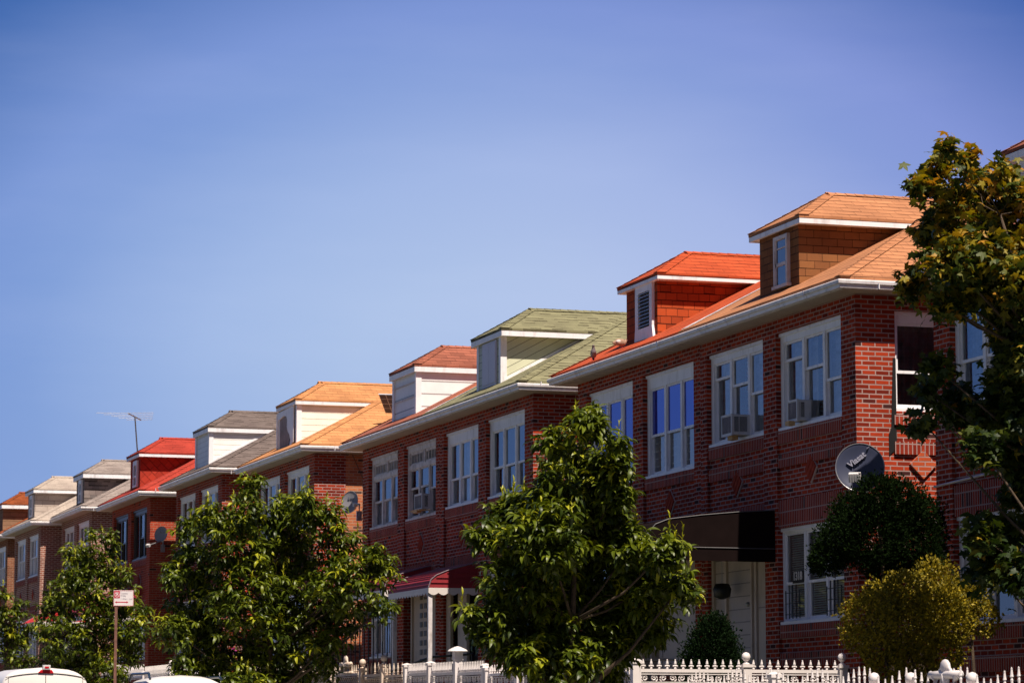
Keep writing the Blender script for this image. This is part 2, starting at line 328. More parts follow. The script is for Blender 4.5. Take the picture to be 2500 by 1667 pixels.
# ------------------------------------------------------------------ houses
o_=.38; W=6.07; C=W/2; D=12.; ZR=SL*(C+o_)
ZT,ZS,ZT2,ZS2=-.41,-1.90,-3.37,-4.82
def win(parent,tf,u0,u1,z0,z1,rails=(.5,.5,.5),mat='trim',gl='glassA',gl2=None,cur='curtain',curz=None,side=0,head=.15,jamb=.11,transom=0,blind=False,muntin=False,name='window',seed=0,deep=.3,curgap=0.):
    r=random.Random(seed+int(u0*100)); n=len(rails)
    w=MB(tf); d0=.085
    w.box(u0,u0+jamb,d0,.2,z0,z1); w.box(u1-jamb,u1,d0,.2,z0,z1)
    w.box(u0+jamb,u1-jamb,d0+.003,.2,z1-head,z1); w.box(u0-.0,u1,d0-.03,d0+.02,z1-.05,z1-.002)
    w.box(u0+jamb,u1-jamb,d0+.003,.2,z0,z0+.07); w.box(u0,u1,d0-.055,d0,z0+.002,z0+.045)
    a0,a1=u0+jamb,u1-jamb; zb,ztp=z0+.07,z1-head
    g=MB(tf); g2=MB(tf)
    if transom:
        w.box(a0,a1,d0+.004,.19,ztp-transom-.09,ztp-transom)
        mid=(a0+a1)/2; w.box(mid-.03,mid+.03,d0+.01,.17,ztp-transom,ztp)
        for s in range(2):
            b0=a0+.03 if s==0 else mid+.03; b1=mid-.03 if s==0 else a1-.03
            for q in range(6):
                x=b0+(b1-b0)*q/5; w.box(x-.014,x+.014,.12,.16,ztp-transom+.03,ztp-.03)
            w.box(b0-.02,b1+.02,.12,.16,ztp-.045,ztp-.0); w.box(b0-.02,b1+.02,.12,.16,ztp-transom,ztp-transom+.045)
        g.pane(a0,a1,.15,ztp-transom,ztp)
        ztp-=transom+.09
    mw=.085; lw=(a1-a0-mw*(n-1))/n
    for i in range(n):
        b0=a0+i*(lw+mw); b1=b0+lw
        if i<n-1: w.box(b1,b1+mw,d0+.012,.2,zb,ztp)
        rl=rails[i]; rz=zb+(ztp-zb)*rl if rl else None
        k=.032
        def ring(za,zc,da,db):
            w.box(b0,b0+k,da,db,za,zc); w.box(b1-k,b1,da,db,za,zc); w.box(b0+k,b1-k,da+.001,db-.001,zc-k,zc); w.box(b0+k,b1-k,da+.001,db-.001,za,za+k+.01)
        if rz:
            ring(rz-.02,ztp,.115,.145); ring(zb,rz+.02,.148,.178)
            g.pane(b0,b1,.132,rz,ztp); (g2 if gl2 else g).pane(b0,b1,.163,zb,rz)
        else:
            ring(zb,ztp,.12,.15); g.pane(b0,b1,.135,zb,ztp)
        if muntin and rz:
            for q in (.33,.66): w.box(b0+lw*q-.008,b0+lw*q+.008,.165,.172,zb,rz)
            for q in range(1,5): z=zb+(rz-zb)*q/5; w.box(b0,b1,.165,.171,z-.007,z+.007)
    wo=obj(name,w,M[mat],parent)
    obj('pane',g,M[gl],wo,recalc=False)
    if gl2: obj('pane',g2,M[gl2],wo,recalc=False)
    if cur:
        c=MB(tf); nz=6; nn=int((u1-u0)/.025)
        ph=r.random()*6
        if blind:
            z=z0+.05
            while z<z1-.05: c.box(u0+.05,u1-.05,.195,.215,z,z+.024); z+=.034
        else:
            lo=z0 if curz is None else z0+(z1-z0)*curz
            L=[u0+(u1-u0)*i/nn for i in range(nn+1)]
            f=lambda u:.255+.030*math.sin(u*34+ph+2.2*math.sin(u*3.1+ph))+.014*math.sin(u*83+ph)
            cuts=(u0+(u1-u0)*(.5-curgap/2),u0+(u1-u0)*(.5+curgap/2))
            for a,b in zip(L,L[1:]):
                if curgap and cuts[0]<a<cuts[1]: continue
                c.face([(a,f(a),lo),(b,f(b),lo),(b,f(b),z1),(a,f(a),z1)])
        obj('blind' if blind else 'curtain',c,M[cur],wo,recalc=False,smooth=not blind)
    return wo
def house(name,label,x0,y0,z0,cfg):
    zg=G(y0+3)+.45; dz=z0-zg; g=cfg.get
    T=lambda x,y,z:(x,y,z+dz); TF=lambda a,d,z:(d,a,z+dz); TS=lambda a,d,z:(a,d,z+dz)
    R=thing(name,(x0,y0,zg),label,'house',group='brick row houses with roof dormers'); Rn,Ln=g('R',0),g('L',0)
    sh=g('shift',0.); bays=[(.5-sh,2.93-sh-(.04 if sh else 0)),(3.43-sh-(.04 if sh else 0),5.8-sh-(.02 if sh else 0))]
    zb=-dz-.3; wt=.3
    w=MB(T)
    edges=[0]+[e for b in bays for e in b]+[W]
    for i in range(0,6,2): w.box(0,wt,edges[i],edges[i+1],zb,-.16)
    zt,zs=g('zt',ZT),g('zs',ZS)
    low=g('low',('w','d'))
    sill=[]
    for bi,(b0,b1) in enumerate(bays):
        zsb=g('zs_b',(zs,zs))[bi]
        w.box(.001,wt,b0,b1,zt,-.161)
        w.box(.05,wt,b0,b1,ZT2,zsb)
        if low[bi]=='w': w.box(.05,wt,b0,b1,zb,ZS2)
        else: w.box(.05,wt,b0,b1,zb,-5.45)
    sw=g('sidewin')     # (v0,v1,z0,z1)
    s2=MB(T)
    smat=g('sidewall')
    tgt=s2 if smat else w
    if Rn:
        if sw:
            tgt.box(wt,sw[0],0,wt,zb,-.16); tgt.box(sw[1],D-wt,0,wt,zb,-.16); tgt.box(sw[0],sw[1],.0005,wt,sw[3],-.16); tgt.box(sw[0],sw[1],.0005,wt,zb,sw[2])
        elif g('panel'):
            w.box(wt,.75,0,wt,zb,-.16); s2.box(.75,D-wt,.02,wt,zb,-.16)
        else: tgt.box(wt,D-wt,0,wt,zb,-.16)
    else: w.box(wt,D-wt,0.001,.15,zb,-.16)
    w.box(wt,D-wt,W-(wt if Ln else .15),W-.001,zb,-.16)
    w.box(D-wt,D,0,W,zb,-.16)
    wo=obj('wall',w,M[g('wall','brick')],R)
    if s2.v: obj('side_wall',s2,M[smat or 'brickE'],R)
    it=MB(T); it.box(wt,D-wt,.31,W-.31,-.155,-.10); it.box(wt,D-wt,.31,W-.31,-3.2,-3.0); it.box(4.2,4.3,.31,W-.31,zb,-3.2); it.box(4.2,4.3,.31,W-.31,-3.0,-.155)
    obj('interior',it,M['floorin'],R)
    # bands and diamonds
    bd=MB(T); dm=MB(T)
    for bi,(b0,b1) in enumerate(bays):
        zsb=g('zs_b',(zs,zs))[bi]
        L=[(zsb-.20,zsb),(ZT2,ZT2+.42)]
        if g('band2',0): L.append((zsb-.56,zsb-.36))
        if low[bi]=='w': L+=[(ZS2-.2,ZS2),(ZS2-.62,ZS2-.42)]
        for za,zc in L: bd=MB(T); bd.box(.02,.06,b0+.002,b1-.002,za+.002,zc-.002); obj('brick_band',bd,M[g('soldier','soldier')],R)
        c=(b0+b1)/2; zc=g('dz',-2.55)-(.1 if zsb<-2 else 0)
        dm=MB(T); dm.obox((.045,c,zc),(.012,0,0),(0,.115,.115),(0,-.115,.115)); obj('diamond_bed',dm,M['mortar'],R)
        dm=MB(T); q=.15
        for k in (-1,0,1):
            oo=k*.094*.70711
            dm.obox((.028,c+oo,zc+oo),(.014,0,0),(0,.038*.70711,.038*.70711),(0,-q*.70711,q*.70711))
        obj('brick_diamond',dm,M['redbrick1'],R)
    if Rn and sw:
        za=sw[2]; 
        for p,q2 in ((za-.20,za-.06),(za-.62,za-.44)): bd=MB(T); bd.box(sw[0]-.04,sw[1]+.5,-.04,.05,p,q2); obj('brick_band',bd,M[g('soldier','soldier')],R)
        dm=MB(T); dm.obox((1.02,.0,-2.62),(.15*.7,0,.15*.7),(0,.045,0),(-.15*.7,0,.15*.7)); obj('brick_diamond',dm,M['redbrick2'],R,bevel=.006)
    # windows
    for bi,kw in enumerate(g('wins',({},{}))):
        zsb=g('zs_b',(zs,zs))[bi]
        kk=dict(seed=bi*7+len(name)); kk.update(kw)
        win(R,TF,bays[bi][0],bays[bi][1],zsb,zt,**kk)
    for bi in range(2):
        if low[bi]=='w':
            kk=dict(rails=(.48,.48,.48),cur='blind',blind=True,head=.08,jamb=.06); kk.update(g('lowwin',{}))
            win(R,TF,bays[bi][0],bays[bi][1],ZS2,ZT2,**kk)
        elif low[bi]=='d': door(R,TF,bays[bi][0],bays[bi][1],g('door','A'))
    if Rn and sw and g('sidekw') is not None:
        kw=dict(rails=(.45,),seed=3); kw.update(g('sidekw')); win(R,TS,sw[0],sw[1],sw[2],sw[3],**kw)
    # roof
    rm=M[g('roof')]; r=MB(T); t=.05; uR=-o_ if Rn else 0; OL=g('ovL',o_); uL=W+OL if Ln else W; cR=C if Rn else 0; cL=C if Ln else W
    zr=ZR-g('drop',0)
    def front(vv,cc):  # front/back plane
        p=[(vv,uR,0),(vv,uL,0),(cc,cL,ZR)]
        if cL!=cR: p.append((cc,cR,ZR))
        return p
    r.slab(front(-o_,C),t); r.slab(front(D+o_,D-C),t)
    if Rn: r.slab([(-o_,-o_,0),(D+o_,-o_,0),(D-C,C,ZR),(C,C,ZR)],t)
    if Ln: r.slab([(-o_,uL,0),(D+o_,uL,0),(D-C,C,ZR),(C,C,ZR)],t)
    if cL!=cR: r.slab([(C,cR,ZR-.004),(C,cL,ZR-.004),(D-C,cL,ZR-.004),(D-C,cR,ZR-.004)],t)
    def cap(mb,p,q,w1,w2,wd=.17):   # folded ridge strip
        p,q,w1,w2=[Vector(x) for x in (p,q,w1,w2)]; up=Vector((0,0,.014))
        n=max(2,int((q-p).length/.16))
        for i in range(n):
            a=p.lerp(q,i/n)+up*.9; b=p.lerp(q,(i+1)/n+.012)+up*1.5
            e=up*-.0
            for ww in (w1,w2):
                mb.face([tuple(a),tuple(b),tuple(b+ww*wd),tuple(a+ww*wd)]); mb.face([tuple(b),tuple(b+ww*wd),tuple(b+ww*wd-up*.9),tuple(b-up*.9)])
    cp=MB(T); s2n=math.sqrt(1+SL*SL)
    def dn(x,y): v=Vector((x,y,-SL*max(abs(x),abs(y)))); return v.normalized()
    if Rn: cap(cp,(C,C,ZR),(-o_,-o_,0),dn(1,-1) if 0 else Vector((.7,-.0,0)).normalized()*1,Vector((0,.7,0)).normalized()) if 0 else None
    # hip caps: strip edges lie in the two planes either side of the hip
    hf=Vector((0,1,0)); hr=Vector((1,0,0))   # horizontal directions inside front plane / side plane
    if Rn: cap(cp,(C,C,ZR),(-o_,-o_,0),hf,hr)
    if Ln: cap(cp,(C,C,ZR),(-o_,uL,0),-hf,hr)
    ro=obj('roof',r,rm,R); 
    # dormer
    ds=g('side',2.27); dv,du0,du1=.12,ds,2*C-ds; e0,e1,ev=2.03,2*C-2.03,.03; zd=SL*(e0+o_); tip=.93
    d=MB(T); d.box(dv,2.0,du0,du1,.03,zd-.06)
    do=obj('dormer',d,M[g('dwall')],R)
    if g('dfront'):
        d=MB(T); d.box(dv-.022,dv-.001,du0,du1,.05,zd-.13); obj('front_cladding',d,M[g('dfront')],do)
    if g('corner'):
        k=.10
        for uu in (du0,du1):
            d=MB(T); s=-1 if uu==du0 else 1
            d.box(dv-.035,dv+.0,min(uu+s*.018,uu-s*k),max(uu+s*.018,uu-s*k),.05,zd-.13); d.box(dv,dv+k-.01,min(uu,uu+s*.018),max(uu,uu+s*.018),.05,zd-.13)
            obj('corner_board',d,M['trim'],do)
        # trim where the side cladding meets the slope
        if g('corner')==2:
            p0=(dv,SL*(dv+o_)+.0); p1=(2.0,SL*(2.0+o_))
            for uu,s in ((du0,-1),(du1,1)): d=MB(T); d.prism([(p0[0],uu,p0[1]-.02),(p0[0],uu,p0[1]+.06),(p1[0],uu,p1[1]+.06),(p1[0],uu,p1[1]-.02)],(0,s*.016,0)); obj('rake_trim',d,M['trim'],do)
    f=MB(T); fh=g('fascia',.13)
    f.box(ev+.005,ev+.035,e0+.005,e1-.005,zd-.05-fh,zd-.052)
    f.box(ev+.035,2.02,e0+.005,e0+.035,zd-.05-fh,zd-.0525); f.box(ev+.035,2.02,e1-.035,e1-.005,zd-.05-fh,zd-.0525)
    f.box(ev+.035,2.0,e0+.035,e1-.035,zd-.11,zd-.09)
    obj('fascia',f,M['trim'],do)
    q=MB(T)
    q.slab([(ev,e0,zd),(ev,e1,zd),(tip,C,ZR)],.045)
    cc=C+.0
    q.slab([(ev,e0,zd),(tip,C,ZR),(cc,C,ZR),(e0,e0,zd)],.045)
    q.slab([(ev,e1,zd),(tip,C,ZR),(cc,C,ZR),(e0,e1,zd)],.045)
    obj('dormer_roof',q,rm,do)
    cap(cp,(tip,C,ZR),(ev,e0,zd),hf,hr); cap(cp,(tip,C,ZR),(ev,e1,zd),-hf,hr)
    cap(cp,(D-C if (Rn and Ln) else C,C,ZR),(tip,C,ZR),Vector((0,1,-SL)).normalized(),Vector((0,-1,-SL)).normalized(),.12)
    obj('ridge_cap',cp,rm,R,recalc=False)
    dormer_front(do,TF,g('dtype'),dv,du0,du1,zd)
    # gutter
    pr=[(-.05,-.055),(.06,-.060),(.068,-.075),(.062,-.115),(.035,-.135),(.030,-.175),(-.05,-.18)]
    path=[];outs=[]
    if Rn: path+=[(D+o_,-o_,0),(-o_,-o_,0)]; outs+=[(0,-1),(-1,-1)]
    else: path+=[(-o_,0,0)]; outs+=[(-1,0)]
    if Ln: path+=[(-o_,uL,0),(D+o_,uL,0)]; outs+=[(-1,1),(0,1)]
    else: path+=[(-o_,W,0)]; outs+=[(-1,0)]
    gt=MB(T); gt.sweep(path,pr,outs); 
    for i in range(int(W/3)+1): gt.box(-o_-.07,-o_-.055,.8+i*3.02,.83+i*3.02,-.135,-.06)
    obj('gutter',gt,M['gutter'],R)
    sf=MB(T); sf.box(-o_+.05,-.003,uR+(.05 if Rn else .0),uL-(.05 if Ln else 0),-.19,-.162)
    if Rn: sf.box(-.003,D,-o_+.05,-.003,-.19,-.1625)
    if Ln and OL>.1: sf.box(-.003,D,W+.003,W+OL-.05,-.19,-.1625)
    if g('vinyl'):
        for i in range(26): sf.box(-o_+.06,-.006,.1+i*.23,.15+i*.23,-.197,-.188)
    obj('soffit',sf,M['soffit'],R)
    return R,T,TF,TS
def dormer_front(do,TF,ty,dv,u0,u1,zd):
    if ty=='window':
        a0,a1,z0,z1=u0+.33,u0+.87,.34,zd-.19; w=MB(TF); d0=dv-.055
        for (p,q) in ((a0,a0+.055),(a1-.055,a1)): w.box(p,q,d0,dv+.01,z0,z1)
        w.box(a0+.055,a1-.055,d0+.002,dv+.01,z1-.06,z1); w.box(a0-.03,a1+.03,d0-.02,dv+.01,z0-.05,z0); zm=z0+(z1-z0)*.42
        w.box(a0+.055,a1-.055,d0+.012,dv+.005,zm-.025,zm+.025)
        for (p,q) in ((a0+.055,a0+.09),(a1-.09,a1-.055)): w.box(p,q,d0+.012,dv+.005,z0,z1-.06)
        w.box(a0+.09,a1-.09,d0+.012,dv+.005,z1-.2,z1-.185)
        wo=obj('dormer_window',w,M['oldtrim'],do)
        g=MB(TF); g.box(a0+.06,a1-.06,dv-.028,dv-.024,z0,z1-.05); obj('dormer_pane',g,M['glassCd'],do)
    if ty=='slim':
        a0,a1,z0,z1=u0+.28,u0+.86,.36,zd-.2; w=MB(TF); d0=dv-.06
        for (p,q) in ((a0,a0+.11),(a1-.11,a1)): w.box(p,q,d0,dv+.01,z0,z1)
        w.box(a0+.11,a1-.11,d0+.002,dv+.01,z1-.13,z1); w.box(a0,a1,d0-.01,dv+.01,z0-.06,z0); zm=(z0+z1)/2-.1
        w.box(a0+.11,a1-.11,d0+.012,dv+.005,zm-.03,zm+.03); obj('dormer_window',w,M['trim'],do)
        g=MB(TF); g.box(a0+.1,a1-.1,dv-.026,dv-.024,z0,z1-.05); obj('dormer_pane',g,M['glassCd'],do)
    if ty=='louver':
        a0,a1,z0,z1=u0+.14,u0+.97,.30,zd-.10; w=MB(TF)
        w.box(a0,a0+.13,dv-.05,dv+.01,z0,z1); w.box(a1-.15,a1,dv-.05,dv+.01,z0,z1); w.box(a0+.13,a1-.15,dv-.049,dv+.01,z1-.13,z1)
        w.prism([(a0-.07,dv-.052,z0-.13),(a1+.05,dv-.052,z0-.13),(a1,dv-.052,z0+.14),(a0,dv-.052,z0+.14)],(0,.05,0))
        vo=obj('vent_frame',w,M['trim'],do)
        l=MB(TF); l.box(a0+.13,a1-.15,dv-.012,dv-.004,z0+.14,z1-.13); obj('vent_backing',l,M['dark'],do)
        l=MB(TF); z=z0+.17
        while z<z1-.15:
            l.prism([(a0+.12,dv-.015,z+.05),(a0+.12,dv-.055,z),(a0+.12,dv-.055,z+.007),(a0+.12,dv-.015,z+.057)],(a1-a0-.26,0,0)); z+=.062
        obj('louvre',l,M['metal'],do)
    if ty=='shutter':
        a0,a1,z0,z1=u0+.28,u1-.42,.30,zd-.17; w=MB(TF)
        w.box(a0-.04,a1+.04,dv-.045,dv-.024,z0-.05,z1); w.box(a0,(a0+a1)/2-.006,dv-.058,dv-.045,z0,z1-.04); w.box((a0+a1)/2+.006,a1,dv-.058,dv-.045,z0,z1-.04)
        for s in (a0-.12,a1+.08): pass
        obj('shutter_panel',w,M['lilac'],do)
    if ty=='boards':
        w=MB(TF); 
        for z,dd in ((.62,0),(.93,.004)): w.box(u0-.01,u1,dv-.034-dd,dv-.022,z,z+.02)
        obj('loose_board_edge',w,M['oldtrim'],do)
    if ty=='broken':
        # torn cover board with a ragged hole
        P=[(u1+.10,1.12),(u0+.22,1.16),(u0+.22,.28),(u0+.62,.20),(u0+.52,.36),(u0+.62,.50),(u0+.80,.60),(u0+.88,.72),(u0+.85,.86),(u0+.95,.97),(u0+1.2,1.0),(u1+.06,.93)]
        w=MB(TF); w.prism([(a,dv-.06,z) for a,z in P],(0,.025,0)); w.box(u1+.02,u1+.10,dv-.07,dv+.25,.25,1.1)
        obj('torn_cover_board',w,M['trim'],do)
        w=MB(TF); w.box(u0+.50,u1-.02,dv-.03,dv-.023,.24,1.02); obj('attic_opening',w,M['greyhole'],do)
        w=MB(TF); w.prism([(u0+.56,dv-.034,.26),(u0+.80,dv-.034,.24),(u0+.62,dv-.034,.55)],(0,.004,0)); obj('loose_scrap',w,M['dark'],do)
def door(R,TF,u0,u1,kind):
    zf=-5.45; zt=ZT2
    if kind in('A',):
        w=MB(TF)
        w.box(u0,u1,.10,.16,zf,zt); dr=obj('door_surround',w,M['door'],R)
        w=MB(TF)
        for a,b in ((u0,u0+.07),(u0+.52,u0+.60),(u0+.70,u0+.76),(u1-.62,u1-.54),(u1-.08,u1)): w.box(a,b,.06,.11,zf,zt)
        w.box(u0+.1,u0+.48,.085,.102,zf+.1,zf+.9); w.box(u0+.1,u0+.48,.085,.102,zf+1.0,zt-.12)
        obj('door_trim',w,M['dpanel'],R)
        w=MB(TF); w.box(u0+.78,u0+1.62,.08,.105,zf,zt-.05); o=obj('door',w,M['door'],R)
        h=MB(TF); h.ball((u0+.86,.06,zf+1.0),.035); obj('door_handle',h,M['metal'],o)
    else:
        w=MB(TF); w.box(u0,u1,.24,.29,zf,zt); obj('door_surround',w,M['dark'],R)
        w=MB(TF)
        if kind=='C':
            for a,b in ((u0+.95,u0+1.55),(u1-.30,u1)): w.box(a,b,.06,.12,zf,zt)
            w.box(u0,u0+.08,.08,.2,zf,zt)
        else:
            w.box(u0+.25,u1-.3,.12,.2,zf,zt-.1); w.box(u0+.18,u0+.30,.08,.12,zf,zt-.06); w.box(u1-.36,u1-.28,.08,.12,zf,zt-.06)
        o=obj('door',w,M['dpanel'],R)
        if kind=='D':
            q=MB(TF)
            for j in range(9):
                for a in (u0+1.05,u0+1.35): q.box(a,a+.16,.105,.119,zf+.25+j*.19,zf+.36+j*.19)
            obj('door_grille',q,M['darkframe'],o)
M['glassCd']=glass('dormer_glass',2.4,base=(.02,.03,.05)); M['lilac']=plain('lilac_white_panel',(.56,.53,.66),.5,.04,3); M['greyhole']=plain('grey_attic_lining',(.26,.22,.24),.8,.25,7)
M['mortar']=plain('mortar',MORT,.9,.1); M['redbrick2']=brick('orange_diamond_brick',(.62,.13,.05),(.5,.08,.03),MORT); M['redbrick1']=plain('single_red_brick',(.32,.048,.026),.9,.25,9,spec=.05)
G0=dict(wall='brick',soldier='soldier')
SW=(.62,1.75,-1.86,ZT)
HS={}
HS['A']=house('brick_house','red brick house under a sandy orange roof with a brown shingled dormer beside the maple',17.776,39.34,7.99,dict(R=1,roof='roofA',dwall='wallA',dtype='window',sidewin=SW,sidekw=dict(rails=(.42,),cur='curtaind',head=.17,jamb=.06,gl='glassdk'),band2=1,low=('w','d'),door='A',fascia=.075,
   wins=(dict(rails=(.42,.62,.78),cur='curtain',curgap=.12),dict(rails=(.50,.66,.80),cur='curtain',curgap=.3)),lowwin=dict(rails=(.42,.42,.42),gl='glassdk')))

M['glassB2']=M['glassB']
HS['B']=house('brick_house','red brick house under an orange red roof, its rust dormer holding a louvred vent',17.776,39.34+W,7.99,dict(L=1,roof='roofB',dwall='wallB',fascia=.06,dtype='louver',shift=.2,vinyl=1,low=('d','w'),door='B',zs_b=(-2.17,-2.17),
   wins=(dict(rails=(.45,.45,.45),gl='glassB',gl2='glassA',cur='curtainw',muntin=True,head=.24),dict(rails=(.4,.4,.4),gl='glassB',gl2='glassA',cur='curtaind',head=.24))))
HS['C']=house('brick_house','red brick house under a sage green roof, pale green dormer with a closed double shutter',17.392,52.911,7.978,dict(R=1,roof='roofC',dwall='wallC',dfront='wallCf',corner=2,fascia=.10,dtype='shutter',sidewin=(1.3,2.2,-1.6,ZT+.05),sidekw=dict(rails=(.4,),head=.26,jamb=.1),zs_b=(-1.95,-1.95),low=('w','d'),door='C',
   wins=(dict(rails=(.42,.42,.42),gl='glassC',cur='curtaind',head=.24,jamb=.14),dict(rails=(.42,.42,.42),gl='glassC',cur='curtainw',head=.24,jamb=.14))))
HS['D']=house('brick_house','red brick house under a dusty brown red roof, plain white boarded dormer',17.392,52.911+W,7.978,dict(L=1,roof='roofD',dwall='wallD',side=2.12,corner=1,fascia=.11,dtype='boards',shift=.2,low=('d','w'),door='D',zs_b=(-2.0,-2.0),
   wins=(dict(rails=(.52,.60,.60),transom=.27,mat='oldtrim',cur='curtaind',gl='glassC',gl2='glassdk'),dict(rails=(.52,.52,.52),transom=.27,mat='oldtrim',cur='curtain',gl='glassC',gl2='glassdk')),lowwin=dict(rails=(0,0,.6),jamb=.1,cur='curtainw',blind=False)))
HS['E']=house('brick_house','brick house under an amber roof with a torn white cover board on its dormer',17.0,67.93,8.16,dict(R=1,L=1,roof='roofE',dwall='wallE',side=2.13,corner=1,fascia=.08,dtype='broken',panel=1,low=('w','w'),wins=(dict(rails=(.42,.42,.42),cur='curtainw'),dict(rails=(.42,.42,.42),cur='curtainw'))))
HS['F']=house('brick_house','brick house under a grey brown roof with a plain white dormer, behind the second tree',17.2,78.79,8.55,dict(R=1,L=1,roof='roofF',dwall='wallF',side=2.13,corner=2,fascia=.11,dtype=None,sidewin=(1.0,2.0,-1.6,ZT),sidekw=dict(rails=(.4,)),low=('w','w'),wins=(dict(rails=(.42,0,.42),cur='curtainw'),dict(rails=(.42,0,.42),cur='curtainw'))))
HS['G']=house('brick_house','orange red brick house under a bright red roof with dark bronze windows',16.705,86.129,8.462,dict(R=1,L=1,roof='roofG',dwall='wallG',fascia=.08,dtype='slim',wall='brickG',sidewin=(1.15,2.1,-2.6,-.6),sidekw=dict(rails=(0,),cur='curtainw',mat='oldtrim'),low=('w','w'),wins=(dict(rails=(0,.45,0),mat='darkframe',cur='curtaind',gl='glassdk'),dict(rails=(0,.45,0),mat='darkframe',cur='curtaind',gl='glassdk'))))
HS['H']=house('brick_house','brick house under a light grey roof, grey shingled dormer with a slim white window',17.52,100.51,9.04,dict(R=1,L=1,roof='roofH',dwall='wallH',dtype='slim',fascia=.13,wall='brickI',low=('w','w'),wins=(dict(),dict())))
HS['I']=house('brick_house','brick house with pale joints under a cream roof, cream dormer, near the left edge',16.842,106.96,8.961,dict(R=1,L=1,roof='roofI',dwall='wallI',corner=0,fascia=.10,dtype='slim',wall='brickI',low=('w','w'),wins=(dict(rails=(.5,.5,.5)),dict(rails=(.5,.5,.5)))))
HS['J']=house('brick_house','brown brick house under a rust brown roof at the far left end of the row',16.9,115.2,9.0,dict(R=1,L=1,roof='roofJ',dwall='wallJ',dtype=None,wall='brickJ',low=('w','w'),wins=(dict(),dict()),sidewin=(1.35,2.2,-3.2,-.7),sidekw=dict(rails=(0,),cur='curtainw')))
HS['K']=house('brick_house','shaded red brick house at the right edge behind the big maple',17.98,25.07+W,7.80,dict(L=1,ovL=.02,roof='roofD',dwall='wallD',fascia=.10,dtype='boards',shift=.2,low=('w','w'),wins=(dict(rails=(.42,.42,.42),gl='glassC'),dict(rails=(.42,.42,.42),gl='glassC')),lowwin=dict(cur='curtaind',blind=False,rails=(.75,.75,.75),jamb=.12,head=.18)))
def WP(k,x,y,z): # local house coordinates -> world
    R=HS[k][0]; return (R.location.x+x, R.location.y+y, R.location.z+HS[k][1](0,0,z)[2])
# extras fixed to the houses
def flashing(k,lab=None):
    R,T,TF,TS=HS[k]; m=MB(T)
    ny=14; rr=random.Random(5)
    P=[]
    for i in range(ny+1):
        v=-.30+i*(1.6)/ny; z=SL*(v+o_)+.008
        w1=.05+.10*rr.random()+.12*(1-i/ny); w2=.05+.06*rr.random()
        P.append((v,w1,w2,z))
    for a,b in zip(P,P[1:]):
        m.face([(a[0],W-a[1],a[3]),(b[0],W-b[1],b[3]),(b[0],W+b[2],b[3]),(a[0],W+a[2],a[3])])
    obj('roof_flashing',m,M['flash'],R,recalc=False)
flashing('A'); flashing('C')
M['patch']=shingle('orange_patch_shingle',[(.55,.13,.04),(.62,.16,.05)],dk=.4)
R,T,TF,TS=HS['D']; m=MB(T)
m.face([(.25,.12,SL*(.25+o_)+.012),(.25,.62,SL*(.25+o_)+.012),(1.75,.66,SL*(1.75+o_)+.012),(1.75,.10,SL*(1.75+o_)+.012)]); obj('roof_patch',m,M['patch'],R,recalc=False)
R,T,TF,TS=HS['E']; m=MB(T)
for q in range(2): m.tube([(.9+q*.5,-.02,-.2),(1.15+q*.35,-.05,-.75),(1.45+q*.2,-.04,-.85),(1.7+q*.3,-.02,-.3)],.008,4)
obj('loose_cable',m,M['black'],R)
# lower window grille and house number of the near house
R,T,TF,TS=HS['A']
for b in (.56,2.08):
    m=MB(TF)
    for i in range(5): m.box(b+i*.13,b+i*.13+.014,-.02,-.006,ZS2+.08,ZS2+.58-(.08 if i in (0,4) else 0))
    for z in (.14,.30,.46): m.box(b-.03,b+.56,-.014,-.002,ZS2+z,ZS2+z+.012)
    obj('window_grille',m,M['black'],R)
plate=MB(TF); plate.box(2.18,2.60,.095,.103,ZS2+.61,ZS2+.79); pl=obj('number_plate',plate,M['dark'],R)
Mx=Matrix.Translation((.088,2.39,HS['A'][1](0,0,ZS2+.71)[2]))@Matrix(((0,0,-1,0),(-1,0,0,0),(0,1,0,0),(0,0,0,1)))
text('house_number','1318',.17,M['awnw'],pl,Mx,.003,True)
# thin conduit on the shaded house
R,T,TF,TS=HS['K']; m=MB(T); m.tube([(-.03,W,-2.93),(-.03,3.9,-2.86),(-.03,.5,-2.86)],.018,6); obj('conduit',m,M['metal'],R)
# lit clapboard vent / iron balcony etc on side walls
R,T,TF,TS=HS['A']; m=MB(TS); 
for i in range(9): m.box(1.2,1.9,-.035,.0,-3.9+i*.055,-3.86+i*.055)
obj('side_vent',m,M['oldtrim'],R)
R,T,TF,TS=HS['A']; m=MB(TS); m.prism([(.58,-.003,-1.1),(.62,-.003,-1.1),(.62,-.003,-2.4),(.50,-.003,-2.5),(.50,-.003,-2.2),(.54,-.003,-2.1)],(0,-.012,0)); obj('meter_strap',m,M['black'],R)
R,T,TF,TS=HS['G']; m=MB(T)
x0,x1,y0,y1,zz=.75,2.3,-.75,-.05,-2.75
for z in (zz+.05,zz+.62): 
    m.tube([(x0,y1,z),(x0,y0,z),(x1,y0,z)],.022,6)
i=0
while x0+i*.10<x1: m.box(x0+i*.10-.01,x0+i*.10+.01,y0-.01,y0+.01,zz+.05,zz+.62); i+=1
for j in range(7): m.box(x0-.01,x0+.01,y0+j*.1,y0+j*.1+.02,zz+.05,zz+.62)
m.box(x0,x1,y0,y1,zz-.05,zz)
obj('balcony',m,M['white_iron'],R)
